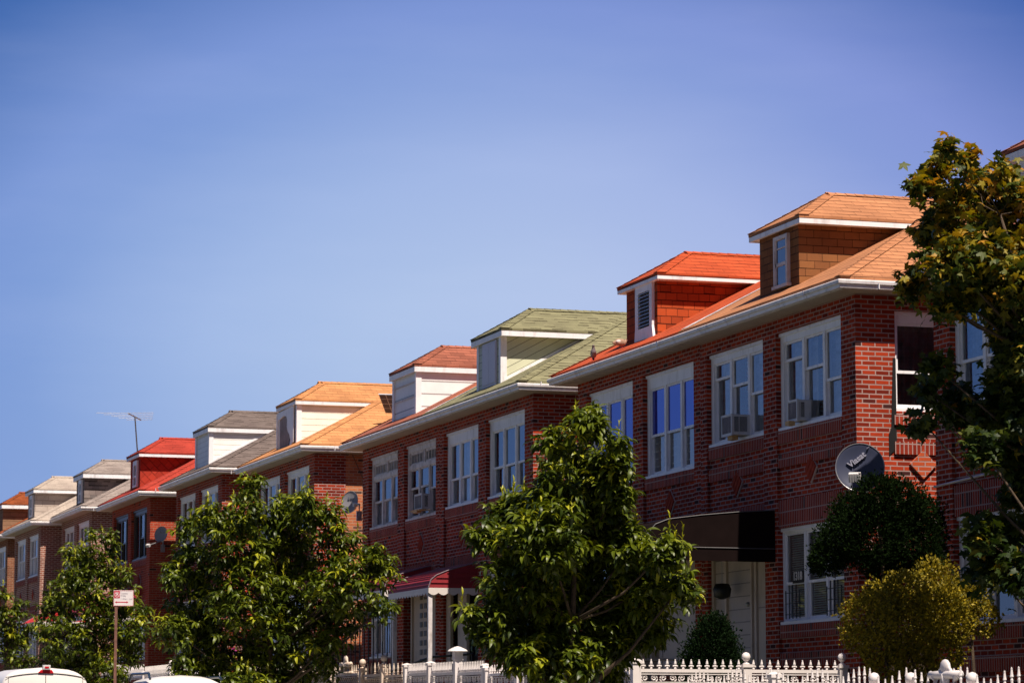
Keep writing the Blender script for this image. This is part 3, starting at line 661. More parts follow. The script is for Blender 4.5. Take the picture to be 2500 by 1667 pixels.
# ------------------------------------------------------------------ canopies
def canopy(name,label,x,y0,y1,prof,val,mat,vmat,posts=(),scal=.09,rib=True,stripes=0,zb=0,cat='canopy',grp=None):
    zg=G(y0)+.45; Rt=thing(name,(x,y0,zg),label,cat,grp)
    dz=-zg; L=y1-y0; m=MB()
    P=[(-a,z+dz) for a,z in prof]
    for (a,za),(b,zb_) in zip(P,P[1:]): m.face([(a,0,za),(b,0,zb_),(b,L,zb_),(a,L,za)])
    m.face([(P[0][0],.004,P[-1][1])]+[(a,.004,z) for a,z in P]); m.face([(P[0][0],L-.004,P[-1][1])]+[(a,L-.004,z) for a,z in P])
    obj('cover',m,M[mat],Rt,recalc=False,smooth=False)
    v=MB(); xf=P[-1][0]; zt=P[-1][1]
    def scallop(p,q,n):
        px,py=p; qx,qy=q
        for i in range(n):
            for j in range(6):
                t0=(i+j/6)/n; t1=(i+(j+1)/6)/n
                h0=val-scal*.5*(1-abs(math.sin(math.pi*j/6))) if scal else val; h1=val-scal*.5*(1-abs(math.sin(math.pi*(j+1)/6))) if scal else val
                A=(px+(qx-px)*t0,py+(qy-py)*t0);B=(px+(qx-px)*t1,py+(qy-py)*t1)
                v.face([(A[0],A[1],zt),(B[0],B[1],zt),(B[0],B[1],zt-h1),(A[0],A[1],zt-h0)])
    scallop((xf,-.004),(0,-.004),max(1,int(abs(xf)/.19))); scallop((xf-.004,0),(xf-.004,L),max(1,int(L/.19)))
    obj('valance',v,M[vmat],Rt,recalc=False)
    r=MB()
    if rib:
        for yy in (0,L):
            r.tube([(a,yy,z+.006) for a,z in P],.009 if rib==1 else .013,6)
        if rib==1: r.tube([(0,-.012,zt+.0),(xf,-.012,zt)],.009,6); r.tube([(xf-.012,0,zt),(xf-.012,L,zt)],.009,6)
        obj('edge_trim',r,M['rim2' if rib==2 else 'rim'],Rt)
    if stripes:
        s=MB()
        for (a,za),(b,zb_) in zip(P,P[1:]):
            for t in (.2,.7):
                xx=a+(b-a)*t; z2=za+(zb_-za)*t; s.box(xx-.012,xx+.012,0,L,z2,z2+.018)
                s.box(xx,0,-.012,-.004,z2-.1,z2-.085) if 0 else None
        for k in range(1,5):
            z2=zt+(P[0][1]-zt)*k/5.2; xx=[a for a,z in P if z>=z2][-1]; s.box(xx,0,-.014,.003,z2,z2+.012)
        obj('cover_rib',s,M[mat],Rt)
    for (px,py) in posts:
        q=MB(); q.box(px-x-.04,px-x+.04,py-y0-.04,py-y0+.04,0,zt-.02)
        obj('post',q,M['oldtrim'],Rt)
    return Rt
canopy('entrance_canopy','long dark canvas canopy over the white doors of the orange roofed pair',17.776,42.36,48.6,[(0,4.90),(.6,4.86),(1.2,4.80),(1.72,4.73),(1.93,4.65),(2.06,4.50),(2.12,4.32)],.20,'canopyd','canopyd',scal=0,rib=1)
canopy('porch_awning','dark red metal awning with white scalloped edge and two peeling posts, right of the pair',17.392,56.35,59.25,[(0,4.84),(.2,4.79),(.62,4.67),(.84,4.58),(.95,4.49),(1.0,4.34)],.14,'canopyr','awnw',posts=((16.44,56.42),(16.44,58.95)),rib=2,stripes=1,cat='awning',grp='red porch awnings')
canopy('porch_awning','dark red metal awning without posts, just left of the one on peeling posts',17.392,59.6,64.2,[(0,4.94),(.2,4.89),(.62,4.77),(.84,4.68),(.95,4.59),(1.0,4.44)],.14,'canopyr','awnw',rib=2,stripes=1,cat='awning',grp='red porch awnings')
canopy('porch_awning','deep red awning low on the red roofed house behind the left trees',16.705,87.3,91.6,[(0,5.75),(.5,5.66),(1.0,5.42),(1.5,5.1),(1.75,4.9)],.16,'canopyr','awnw',rib=2,stripes=1,cat='awning',grp='red porch awnings')
canopy('porch_awning','bright red awning at the far left seen between two trees',17.52,101.0,104.5,[(0,5.75),(.6,5.66),(1.2,5.48),(1.7,5.2)],.16,'canopyr2','awnw',rib=2,cat='awning',grp='red porch awnings')
# iron bars across the porch
bar=thing('security_grille',(16.46,59.0,G(59)+.45),'tall black iron bars closing the porch beside the red awning','grille')
m=MB(); h=4.05-(G(59)+.45)
y=.2
while y<9.0: m.box(-.011,.011,y,y+.022,.2,h-.0+.0); y+=.36
m.box(-.014,.014,0,9,h-.03,h); m.box(-.012,.012,0,9,h-1.42,h-1.39); m.box(-.012,.012,0,9,.2,.23)
obj('bar',m,M['black'],bar)
m=MB()
for k in range(36): m.box(-.002,.002,.05+k*.25*1.0,.056+k*.25,.25,h-.9)
for k in range(14): m.box(-.002,.002,0,9,.3+k*.12,.304+k*.12)
obj('wire_mesh',m,M['black'],bar)
rl=thing('stair_handrail',(16.6,57.5,G(57)+.45),'black iron handrail rising to the porch door','handrail')
m=MB(); m.tube([(-1.2,2.2,1.1),(0.1,-.3,1.75),(.75,-1.0,1.8)],.025,6)
for a,b,c in ((-1.2,2.2,1.1),(.1,-.3,1.75),(.72,-1.0,1.8),(-.5,.9,1.45)): m.box(a-.012,a+.012,b-.012,b+.012,0,c)
obj('rail',m,M['black'],rl)
rl=thing('stair_handrail',(16.6,46.2,G(46)+.45),'white iron handrail and scrolled railing by the dark canopy','handrail')
m=MB(); m.tube([(-1.0,.4,1.0),(.1,-.2,1.62),(.9,-.2,1.62)],.022,6)
for k in range(10): m.box(-.95+k*.2-.01,-.95+k*.2+.01,.15,.17,0,1.95)
m.box(-1.0,.95,.14,.18,1.93,1.97); m.box(-1.0,.95,.14,.18,2.2,2.24); m.box(-1.0,.95,.14,.18,2.14,2.155)
for k in range(9):
    c=(-.9+k*.22,.16,2.05); m.tube([(c[0]+.055*math.cos(t),c[1],c[2]+.055*math.sin(t)) for t in [i*.6 for i in range(11)]],.009,5)
obj('rail',m,M['white_iron'],rl)
m=MB(); m.box(-.9,.9,.5,.56,0,1.8); obj('side_panel',m,M['door'],rl)
hb=thing('hanging_basket',(17.70,44.1,4.15),'small dark hanging basket in front of the white door','basket')
m=MB(); m.lathe([(.03,-.52),(.13,-.48),(.15,-.36),(.11,-.28),(.02,-.27)],(-.1,0,0),10)
obj('basket',m,M['black'],hb,smooth=True); m=MB(); m.tube([(-.1,0,-.28),(-.1,0,.1)],.006,4); obj('chain',m,M['metal'],hb)
# ------------------------------------------------------------------ window air conditioners
def ac(label,k,u,z,w,d,h,shelf=False,rz=0):
    p=WP(k,0,u,z); Rt=thing('air_conditioner',p,label,'air conditioner','window air conditioners',rz)
    m=MB(); m.box(-d,.2,0,w,0,h); obj('casing',m,M['acwhite'],Rt,bevel=.008)
    m=MB(); m.box(-d-.004,-d+.002,.03,w-.03,.035,h-.03); obj('rear_grille',m,M['acdark'],Rt)
    m=MB(); m.box(-d-.012,-d+.02,-.006,.022,-.01,h+.006); m.box(-d-.012,-d+.02,w-.022,w+.006,-.01,h+.006); m.box(-d-.012,-d+.02,.022,w-.022,-.012,.03); m.box(-d-.012,-d+.02,.022,w-.022,h-.02,h+.008); obj('rear_frame',m,M['acwhite'],Rt)
    s=MB()
    hw=(d+.02)/2
    for (a,b) in ((-d+.035,-d+hw),(-d+hw+.014,.05)):
        s.box(a,b,-.003,.002,.05,h-.04)
    obj('side_vent',s,M['dark'],Rt); s=MB()
    z2=.055
    while z2<h-.05: s.box(-d+.03,.055,-.007,-.002,z2,z2+.005); z2+=.016
    obj('vent_slat',s,M['acwhite'],Rt)
    m=MB(); m.box(-.16,-.06,.1,w-.12,-.07,-.002); 
    if shelf: m.box(-d-.08,0,-.06,w+.06,-.03,-.004)
    obj('support_block',m,M['wood'],Rt)
ac('larger air conditioner with two vents in the second upper window from the sunlit corner','A',4.22,-1.83,.42,.20,.32)
ac('smaller air conditioner with a peeling grille in the window nearest the sunlit brick corner','A',1.97,-1.82,.36,.06,.31)
ac('window air conditioner on a wooden shelf below leaded panes','D',1.05,-1.84,.55,.07,.32,True)
# ------------------------------------------------------------------ dishes, aerial, solar panel, birds
def dish(label,c,r,n,mat,arm,feed,mast,txt=False,ratio=1.,blob=False):
    Rt=thing('satellite_dish',mast,label,'satellite dish','satellite dishes')
    c=Vector(c)-Vector(mast); n=Vector(n).normalized(); u=Vector((0,0,1)).cross(n).normalized(); w=n.cross(u)
    m=MB(); rings=[(0,0),(.3,.02),(.6,.06),(.85,.115),(1,.15)]
    prof=[(r*a+.001,r*b) for a,b in rings]+[(r*1.015,r*.15),(r*1.015,r*.15-.015)]+[(r*a+.001,r*b-.018) for a,b in rings[::-1]]
    m.lathe(prof,tuple(c),40,(u,w*ratio,n)); o=obj('reflector',m,M[mat],Rt,smooth=True)
    m=MB(); m.tube([tuple(c+(u*math.cos(t)+w*ratio*math.sin(t))*r*1.012+n*r*.155) for t in [i*2*math.pi/40 for i in range(41)]],.007,5); obj('rim',m,M['metal'],Rt)
    f=Vector(feed)-Vector(mast); a=Vector(arm)-Vector(mast)
    m=MB(); m.tube([tuple(a),tuple(f)],.02,6); obj('arm',m,M['metal'],Rt)
    fd=(f-c).normalized(); m=MB(); sx=fd.cross(Vector((0,0,1))).normalized()
    m.obox(tuple(f),tuple(fd*.05),tuple(sx*(.08 if txt else .05)),tuple(fd.cross(sx)*(.06 if txt else .035))); 
    for q in range(4 if txt else 0): m.obox(tuple(f+sx*(q*.035-.05)),tuple(fd*.056),tuple(sx*.006),tuple(fd.cross(sx)*.055))
    obj('feed',m,M['acwhite'],Rt)
    m=MB(); m.tube([(0,0,0),(0,0,.25),tuple(c-n*.03)],.022,6); m.box(-.06,.06,-.01,.03,-.12,.1); obj('mount',m,M['metal'],Rt)
    if txt:
        # lettering follows a slanted line across the upper half of the reflector
        ang=rad(38); t1=(u*math.cos(ang)+w*math.sin(ang)); t2=n.cross(t1)
        P=c+u*(-.13*r)+w*(.33*r)+n*(r*.10)
        Mx=Matrix(((t1.x,t2.x,n.x,P.x),(t1.y,t2.y,n.y,P.y),(t1.z,t2.z,n.z,P.z),(0,0,0,1)))
        text('lettering','Viasat',.118,M['letter'],Rt,Mx,.012,True)
        P2=P+t1*.225+t2*.03+n*.025; Mx=Matrix(((t1.x,t2.x,n.x,P2.x),(t1.y,t2.y,n.y,P2.y),(t1.z,t2.z,n.z,P2.z),(0,0,0,1)))
        text('lettering','···',.06,M['letter'],Rt,Mx,.012,True)
    if blob:
        P=c+w*.12*r/.3+n*(r*.06)
        m=MB(); m.obox(tuple(P-u*.06),tuple(u*.022),tuple(w*.03),tuple(n*.012)); m.obox(tuple(P+u*.02),tuple(u*.03),tuple(w*.016),tuple(n*.012)); m.obox(tuple(P+u*.075-w*.01),tuple(u*.012),tuple(w*.03),tuple(n*.012)); obj('faded_mark',m,M['metal'],Rt)
    return Rt
M['feedw']=plain('feed_housing',(.62,.58,.60),.5)
dish('large shade-darkened slate dish with white lettering in front of the sunlit brick corner',(17.54,38.72,5.24),.335,(-.42,-1,.10),'dish',(17.62,38.60,4.98),(17.27,38.30,5.07),(17.86,39.2,4.75),txt=True)
dish('round grey dish on the corner of the leaded window house, beside tan brick',(17.42,66.2,6.71),.25,(-.86,-.5,.15),'dishg',(17.45,65.9,6.55),(17.40,65.72,6.62),(17.36,65.22,6.35),blob=True)
dish('round grey dish on the orange red brick corner left of the second tree',(16.92,85.5,7.16),.22,(-.75,-.65,.15),'dishg',(16.85,85.25,6.95),(16.42,84.9,6.80),(17.05,85.95,6.8),blob=True)
dish('small pale dish low under the white balcony rail, half hidden by leaves',(17.15,85.5,6.05),.16,(-.9,-.5,.3),'acwhite',(17.1,85.4,5.9),(16.95,85.3,5.95),(17.25,85.95,5.9))
a=thing('tv_aerial',(17.1,90.2,8.95),'tall thin television aerial with long rods above the red roof','aerial')
m=MB(); m.tube([(0,0,0),(-.03,-.02,1.0),(-.12,0,2.05)],.022,6); obj('mast',m,M['darkframe'],a)
m=MB(); m.tube([(-.42,-.5,2.10),(.18,.6,2.02)],.02,6); m.box(-.08,.04,-.06,.06,.78,.88); m.box(.08,.11,-.03,.03,.7,.88); m.box(-.15,-.12,-.03,.03,.7,.88); obj('boom',m,M['metal'],a)
m=MB()
for i in range(5):
    t=i/4; c=Vector((-.42,-.5,2.10)).lerp(Vector((.18,.6,2.02)),t); L=.92-.5*t
    m.tube([(c.x-L,c.y+.3*L,c.z+.01),(c.x,c.y,c.z)],.006,5); m.tube([(c.x,c.y,c.z),(c.x+L*.8,c.y-.25*L,c.z+.02)],.006,5)
obj('rod',m,M['metal'],a)
s=thing('solar_panel',(19.18,68.45,9.24),'tilted solar panel on the amber roof beside the white dormer','solar panel')
m=MB(); az=Vector((.13,.16,-.20)); ax=Vector((.42,-.02,.0)); nn=ax.cross(az).normalized()
m.obox((0,0,0),tuple(ax),tuple(az),tuple(nn*.018)); obj('frame',m,M['solarl'],s)
m=MB()
for i in range(5):
    for j in range(4):
        c=ax*(-.8+i*.4)+az*(-.75+j*.5)
        for sg in (1,-1): m.obox(tuple(c+nn*.016*sg),tuple(ax*.18),tuple(az*.22),tuple(nn*.005))
obj('cell',m,M['solar'],s)
m=MB(); m.tube([(0,.15,-.3),(.1,.45,-.6)],.015,5); m.tube([(.3,.15,-.3),(.4,.45,-.6)],.015,5); m.tube([(0,-.2,.3),(0,.3,-.3)],.015,5); obj('bracket',m,M['metal'],s)
def pigeon(label,loc,rz,mat,pose):
    Rt=thing('pigeon',loc,label,'pigeon','pigeons on the gutter',rz)
    # body as one skinned chain
    if pose=='up': pts=[((-.17,0,.03),.012),((-.10,0,.07),.030),((-.02,0,.12),.058),((.035,0,.17),.048),((.05,0,.225),.024),((.058,0,.262),.026),((.098,0,.258),.006)]
    else: pts=[((-.16,0,.07),.012),((-.09,0,.085),.040),((0,0,.09),.066),((.07,0,.085),.050),((.10,0,.11),.028),((.105,0,.135),.024),((.14,0,.125),.006)]
    me=bpy.data.meshes.new('body'); me.from_pydata([p for p,_ in pts],[(i,i+1) for i in range(len(pts)-1)],[])
    o=bpy.data.objects.new('body',me); col.objects.link(o); o.parent=Rt; me.materials.append(M[mat])
    sk=o.modifiers.new('s','SKIN'); 
    for i,(_,r) in enumerate(pts): me.skin_vertices[0].data[i].radius=(r,r*1.05)
    me.skin_vertices[0].data[2].use_root=True
    o.modifiers.new('u','SUBSURF').levels=2; o.modifiers['u'].render_levels=2
    m=MB()
    for s in (-1,1): m.tube([(.0,s*.02,.07),(.01,s*.022,0),(.035,s*.024,-.002)],.004,5)
    obj('leg',m,M['signr'],Rt)
    m=MB(); h=pts[-2][0]
    for s in (-1,1): m.ball((h[0]+.012,s*.021,h[2]+.004),.004,6,4)
    obj('eye',m,M['dark'],Rt)
    m=MB(); b=pts[2][0]
    for s in (-1,1): m.ball((b[0]-.04,s*.042,b[2]+.005),.05,8,6,(1.5,.32,.6))
    obj('wing',m,M['pigw' if mat=='pigeonb' else 'pigeon'],Rt,smooth=True)
pigeon('grey pigeon standing upright on the gutter below the louvred vent',(17.48,49.78,8.03),rad(250),'pigeon','up')
pigeon('brown and white pigeon crouching on the gutter to the right of the grey one',(17.54,48.55,8.12),rad(10),'pigeonb','down')

# ------------------------------------------------------------------ fences
def finial(mb,x,z,kind,h):
    if kind=='fleur':
        mb.lathe([(.012,0),(.020,.010),(.012,.022),(.017,.035),(.022,.045),(.012,.055),(.020,h*.55),(.012,h*.82),(.006,h*.88),(.011,h*.93),(.003,h)],(x,0,z),7)
        for s in (-1,1):
            mb.ball((x+s*.026,0,z+.042),.013,6,4,(1,.7,1)); mb.tube([(x,0,z+.035),(x+s*.016,0,z+.052),(x+s*.030,0,z+.040)],.007,4)
    elif kind=='spear':
        mb.lathe([(.010,-.05),(.016,0),(.010,.02),(.020,.035),(.016,.05),(.009,h*.8),(.011,h*.88),(.006,h*.92),(.009,h*.97),(.002,h)],(x,0,z),7)
    else:
        mb.box(x-.022,x+.022,-.01,.01,z-.05,z+h*.6); mb.prism([(x-.022,-.01,z+h*.6),(x+.022,-.01,z+h*.6),(x,-.01,z+h)],(0,.02,0))
def fence(name,label,p0,p1,zt0,zt1,posts,kind='fleur',pitch=.109,mat='fence',scroll=True,fh=.135,arch=None,crest=(),cat='fence',meander=False,lattice=False,skip=()):
    dx,dy=p1[0]-p0[0],p1[1]-p0[1]; L=math.hypot(dx,dy); rz=math.atan2(dy,dx); zg=G(min(p0[1],p1[1]))+(.45 if min(p0[0],p1[0])>14.25 else .126)
    R=thing(name,(p0[0],p0[1],zg),label,cat,'garden fences',rz)
    zt=lambda x:zt0+(zt1-zt0)*x/L-zg
    cuts=[p[0] for p in posts]; cuts=sorted(set([0]+cuts+[L]))
    for (px,ph,capk) in posts:
        m=MB(); z=zt(px)+ph; m.box(px-.06,px+.06,-.06,.06,0,z-.04); m.box(px-.075,px+.075,-.075,.075,z-.04,z)
        po=obj('post',m,M[mat],R)
        c=MB()
        if capk=='ball': c.lathe([(.05,0),(.05,.012),(.022,.03),(.022,.045),(.04,.055),(.058,.08),(.062,.105),(.055,.135),(.035,.158),(.004,.168)],(px,0,z),12)
        elif capk=='lantern': c.box(px-.07,px+.07,-.07,.07,z,z+.10); c.lathe([(.17,.10),(.14,.13),(.05,.17),(.01,.18)],(px,0,z),12)
        else: c.lathe([(.10,0),(.06,.02),(.002,.035)],(px,0,z),4)
        obj('post_cap',c,M[mat],po,smooth=(capk=='ball'))
    for i,(a,b) in enumerate(zip(cuts,cuts[1:])):
        a+=.06;b-=.06
        if b-a<.15: continue
        z=(zt(a)+zt(b))/2; r=MB()
        r.box(a,b,-.022,.022,z-.045,z); r.box(a,b,-.02,.02,z-.075,z-.062); r.box(a,b,-.02,.02,z-.185,z-.172); r.box(a,b,-.02,.02,.1,.14)
        x=a+.05; 
        while x<b-.02: r.box(x-.011,x+.011,-.011,.011,.1,z-.172); x+=pitch
        f=r; x=a+.045; n=int((b-a-.04)/pitch); 
        for k in range(n):
            xx=a+.05+k*(b-a-.1)/max(1,n-1); h=fh
            if arch: h=fh+arch*max(0,math.sin(math.pi*((xx/1.25)%1)))**1.5
            if h>fh+.02: f.box(xx-.009,xx+.009,-.009,.009,z,z+h-fh)
            finial(f,xx,z+h-fh if arch else z,kind,fh)
        if scroll:
            s=r; n=max(1,int((b-a)/.135)); w=(b-a)/n
            for k in range(n):
                c=a+w*(k+.5); sg=1 if k%2 else -1
                if meander:
                    P=[(c-w*.5,0,z-.17),(c-w*.5,0,z-.09),(c+w*.25,0,z-.09),(c+w*.25,0,z-.145),(c-w*.1,0,z-.145),(c-w*.1,0,z-.12)]; s.tube(P,.009,4)
                elif lattice:
                    s.tube([(c-w*.5,0,z-.17),(c+w*.5,0,z-.08)],.007,4); s.tube([(c-w*.5,0,z-.08),(c+w*.5,0,z-.17)],.007,4)
                else:
                    pts=[]
                    for t in range(17):
                        an=t*.55; rr=.046*(1-t/20); pts.append((c+sg*rr*math.cos(an),0,z-.122+rr*math.sin(an)))
                    s.tube(pts,.0095,5)
                    s.tube([(c+sg*.046,0,z-.122),(c+sg*.052,0,z-.145),(c-sg*w*.45+sg*.09,0,z-.165)],.009,5)
        obj('panel',r,M[mat],R)
    for cx in crest:
        z=zt(cx); c=MB()
        c.tube([(cx-.30,0,z),(cx-.22,0,z+.06),(cx-.24,0,z+.14),(cx-.36,0,z+.19)],[.04,.03,.04,.03],8); c.tube([(cx+.30,0,z),(cx+.22,0,z+.06),(cx+.24,0,z+.14),(cx+.36,0,z+.19)],[.04,.03,.04,.03],8)
        c.tube([(cx,0,z),(cx,0,z+.18)],[.03,.05],8)
        c.tube([(cx-.36,0,z+.17),(cx-.14,0,z+.17),(cx+.14,0,z+.17),(cx+.36,0,z+.17)],[.04,.045,.045,.04],8)
        for k in range(7): c.ball((cx-.12+.04*k,0,z+.19+.07*math.sin(math.pi*(k+.5)/7)),.035,8,5,(1,.6,1))
        c.ball((cx,0,z+.25),.085,10,6,(1.25,.45,1.0)); c.box(cx-.5,cx+.5,-.03,.03,z-.01,z+.035)
        obj('crest',c,M[mat],R,smooth=True)
    return R
fence('garden_fence','white fence with fleur tips and round scrolls ending at the sunlit brick corner',(14.27,38.95),(17.37,38.95),2.435,2.435,[(0,.11,'flat'),(1.62,.07,'ball'),(3.06,.07,'ball')])
fence('garden_fence','white spiked front fence with a crest, partly behind the middle tree trunk',(14.27,39.1),(14.27,45.7),2.40,2.50,[(1.2,.06,'ball'),(3.2,.06,'flat'),(5.0,.06,'ball'),(6.6,.08,'flat')],kind='spear',pitch=.12,crest=(2.2,4.2))
fence('garden_fence','white close spiked fence with a lantern topped pillar in front of the red awning',(14.27,45.8),(14.27,50.4),2.52,2.58,[(0,.10,'flat'),(1.55,.24,'lantern'),(3.1,.16,'flat'),(4.55,.14,'flat')],kind='spear',pitch=.085,fh=.17)
fence('garden_fence','rust stained cream fence with fleur tips and a square key pattern',(14.27,50.55),(14.27,53.3),2.55,2.62,[(1.3,.18,'ball'),(2.75,.10,'ball')],pitch=.2,mat='rusty',meander=True,fh=.2)
fence('garden_fence','cream lattice banded fence with a small crest behind the second tree',(14.27,53.5),(14.27,62.5),2.62,2.82,[(2.0,.10,'flat'),(4.2,.10,'flat'),(6.4,.1,'flat'),(8.9,.1,'flat')],kind='spear',pitch=.14,mat='rusty',lattice=True,fh=.15,crest=(1.0,))
fence('garden_fence','white wooden picket fence between the street sign and the second tree',(14.27,64.5),(14.27,80),2.74,3.03,[(3.0,.1,'flat'),(6.2,.22,'ball'),(9.5,.1,'flat'),(12.6,.1,'flat')],kind='picket',pitch=.13,scroll=False,fh=.27)
fence('garden_fence','shaded white fence with arched rows of spears and a big crest',(14.2,27.0),(14.2,36.9),1.98,2.14,[(1.62,.03,'ball'),(3.1,.03,'ball'),(4.05,.03,'ball'),(6.9,.18,'flat')],kind='spear',pitch=.135,scroll=True,fh=.13,arch=.12,crest=(2.25,))
# ------------------------------------------------------------------ street sign
s=thing('street_sign',(11.95,65.3,G(65.3)+.0),'small white and red no parking sign on a rusty brown post','sign',rz=rad(-10))
m=MB(); m.box(-.03,.03,-.012,.018,0,3.67); m.box(-.03,-.02,.018,.04,0,3.67); m.box(.02,.03,.018,.04,0,3.67); obj('post',m,M['postb'],s)
hz=3.67
m=MB(); m.box(-.06,.37,-.022,-.013,hz-.34,hz); pb=obj('panel',m,M['signw'],s,bevel=.004)
m=MB()
for (a,b,c,d) in ((-.055,.365,hz-.012,hz-.005),(-.055,.365,hz-.335,hz-.328),(-.055,-.048,hz-.328,hz-.012),(.358,.365,hz-.328,hz-.012)): m.box(a,b,-.0245,-.0215,c,d)
m.box(-.045,.075,-.0245,-.0215,hz-.17,hz-.018)
m.box(0,.23,-.0245,-.0215,hz-.265,hz-.245); m.prism([(-.03,-.0245,hz-.255),(.01,-.0245,hz-.23),(.01,-.0245,hz-.28)],(0,.003,0)); m.prism([(.26,-.0245,hz-.255),(.22,-.0245,hz-.23),(.22,-.0245,hz-.28)],(0,.003,0))
obj('red_mark',m,M['signr'],pb)
m=MB(); m.tube([(.015+.047*math.cos(t),-.026,hz-.094+.055*math.sin(t)) for t in [i*.3142 for i in range(21)]],.005,5); m.tube([(-.018,-.026,hz-.055),(.048,-.026,hz-.133)],.005,5); obj('ban_ring',m,M['signw'],pb)
FR=lambda x,z:Matrix(((1,0,0,x),(0,0,-1,-.0245),(0,1,0,z),(0,0,0,1)))
text('sign_text','P',.085,M['signw'],pb,FR(.015,hz-.094),.001,True)
text('sign_text','Tuesday',.05,M['signg'],pb,FR(.165,hz-.065),.001); text('sign_text','Friday',.05,M['signg'],pb,FR(.15,hz-.115),.001); text('sign_text','11:30am - 1pm',.042,M['signg'],pb,FR(.215,hz-.185),.001)
# ------------------------------------------------------------------ vehicles (driving away from us, rear towards the camera)
def loft(secs,n=20,power=3.2):
    mb=MB(); rings=[]
    for (y,hw,z0,z1,crown,tum) in secs:
        ring=[]
        for k in range(n*2):
            t=2*math.pi*k/(n*2)
            c,s_=math.cos(t),math.sin(t)
            x=math.copysign(abs(c)**(2/power),c); z=math.copysign(abs(s_)**(2/power),s_)
            zz=(z0+z1)/2+(z1-z0)/2*z; fx=hw*x*(1-tum*max(0,(zz-z0)/(z1-z0)-.4))
            if z>.5: zz+=crown*(1-(x)**2)
            ring.append(mb.pt((fx,y,zz)))
        rings.append(ring)
    m_=n*2
    for a,b in zip(rings,rings[1:]):
        for k in range(m_): mb.f.append([a[k],a[(k+1)%m_],b[(k+1)%m_],b[k]])
    mb.f.append(rings[0]); mb.f.append(rings[-1][::-1])
    return mb
def wheels(R,xs,ys,r):
    for x in xs:
        for y in ys:
            m=MB(); fr=(Vector((0,1,0)),Vector((0,0,1)),Vector((1,0,0))); m.lathe([(r*.6,-.11),(r*.95,-.11),(r,-.07),(r,.07),(r*.95,.11),(r*.6,.11)],(x,y,r),20,fr)
            w=obj('wheel',m,M['vanseam'],R,smooth=False); m=MB(); m.lathe([(.02,-.115),(r*.55,-.10),(r*.6,.10),(.02,.115)],(x,y,r),12,fr); obj('rim',m,M['metal'],w)
V=thing('parked_van',(10.45,65.3,G(65.3)),'white van seen from behind with a red brake light and camera on its roof edge','van'); V.scale=(1,1,.90)
m=loft([(0,.96,.45,2.0,.14,.13),(.03,.985,.42,2.05,.15,.13),(.25,.99,.40,2.08,.15,.12),(2.5,.99,.38,2.10,.15,.12),(3.9,.98,.38,2.08,.14,.13),(4.5,.95,.40,1.75,.08,.2),(4.9,.92,.42,1.15,.04,.1),(5.4,.85,.45,1.0,.03,.1)],18,6)
obj('body',m,M['vanw'],V,smooth=True)
m=MB(); m.box(-.006,.006,-.012,.03,.5,2.06)
pts=[(x,-.006,2.115-.115*(x/.9)**2-.03) for x in [i*.09-.86 for i in range(20)]]; m.tube(pts,.009,5)
for s in (-1,1): m.box(s*.80-.004,s*.80+.004,-.01,.02,.5,1.98)
obj('door_seam',m,M['vanseam'],V)
for s in (-1,1):
    m=MB(); m.box(min(s*.1,s*.72),max(s*.1,s*.72),-.014,.02,1.05,1.55); obj('rear_window',m,M['glassdk'],V,bevel=.01)
    m=MB(); m.box(min(s*.82,s*.93),max(s*.82,s*.93),-.03,.02,.85,1.45); obj('tail_light',m,M['redlens'],V,bevel=.01)
m=MB(); m.box(-.92,.92,-.14,.05,.42,.6); obj('bumper',m,M['vanseam'],V,bevel=.02)
m=MB(); m.prism([(-.17,-.03,2.09),(.17,-.03,2.08),(.13,-.03,2.17),(-.11,-.03,2.17)],(0,.12,0)); obj('brake_light',m,M['redlens'],V,bevel=.01)
m=MB(); m.box(-.07,.09,-.07,.06,2.17,2.28); m.box(-.05,.07,-.075,-.068,2.19,2.255); c=obj('camera_housing',m,M['acwhite'],V,bevel=.015)
m=MB(); m.box(-.035,.055,-.079,-.074,2.2,2.245); obj('lens',m,M['redlens'],c)
wheels(V,(-.86,.86),(1.0,4.3),.34)
V=thing('parked_car',(10.62,50.8,G(50.8)),'white estate car by the kerb with a blue black roof rail','car'); V.scale=(1,1,1.06)
m=loft([(0,.78,.45,.95,.02,.05),(.12,.88,.32,1.02,.03,.05),(1.2,.91,.25,1.02,.03,.05),(3.4,.91,.25,1.0,.03,.05),(4.4,.86,.28,.88,.04,.05),(4.65,.72,.35,.72,.02,.05)],18,5); obj('body',m,M['vanw'],V,smooth=True)
m=loft([(.12,.72,.9,1.22,.02,.1),(.42,.78,.9,1.58,.06,.22),(1.0,.80,.9,1.64,.07,.22),(2.2,.80,.9,1.63,.07,.22),(2.9,.76,.9,1.5,.06,.2),(3.6,.70,.9,1.05,.02,.1)],18,5); obj('cabin',m,M['vanw'],V,smooth=True)
m=loft([(.30,.73,.95,1.42,.0,.2),(.6,.812,1.02,1.44,.0,.22),(2.9,.80,1.02,1.40,.0,.22)],14,6); obj('side_glass',m,M['glassdk'],V,smooth=True)
for s in (-1,1):
    h_=0 if s<0 else -.06
    m=MB(); m.tube([(s*.62,.55,1.64),(s*.62,.68,1.735+h_),(s*.62,2.2,1.745+h_),(s*.62,2.4,1.64)],.022,6); obj('roof_rail',m,M['bluebk'],V)
    m=MB(); m.box(min(s*.62,s*.86),max(s*.62,s*.86),-.0,.12,.75,.95); obj('tail_light',m,M['redlens'],V,bevel=.01)
wheels(V,(-.8,.8),(.85,3.7),.33)
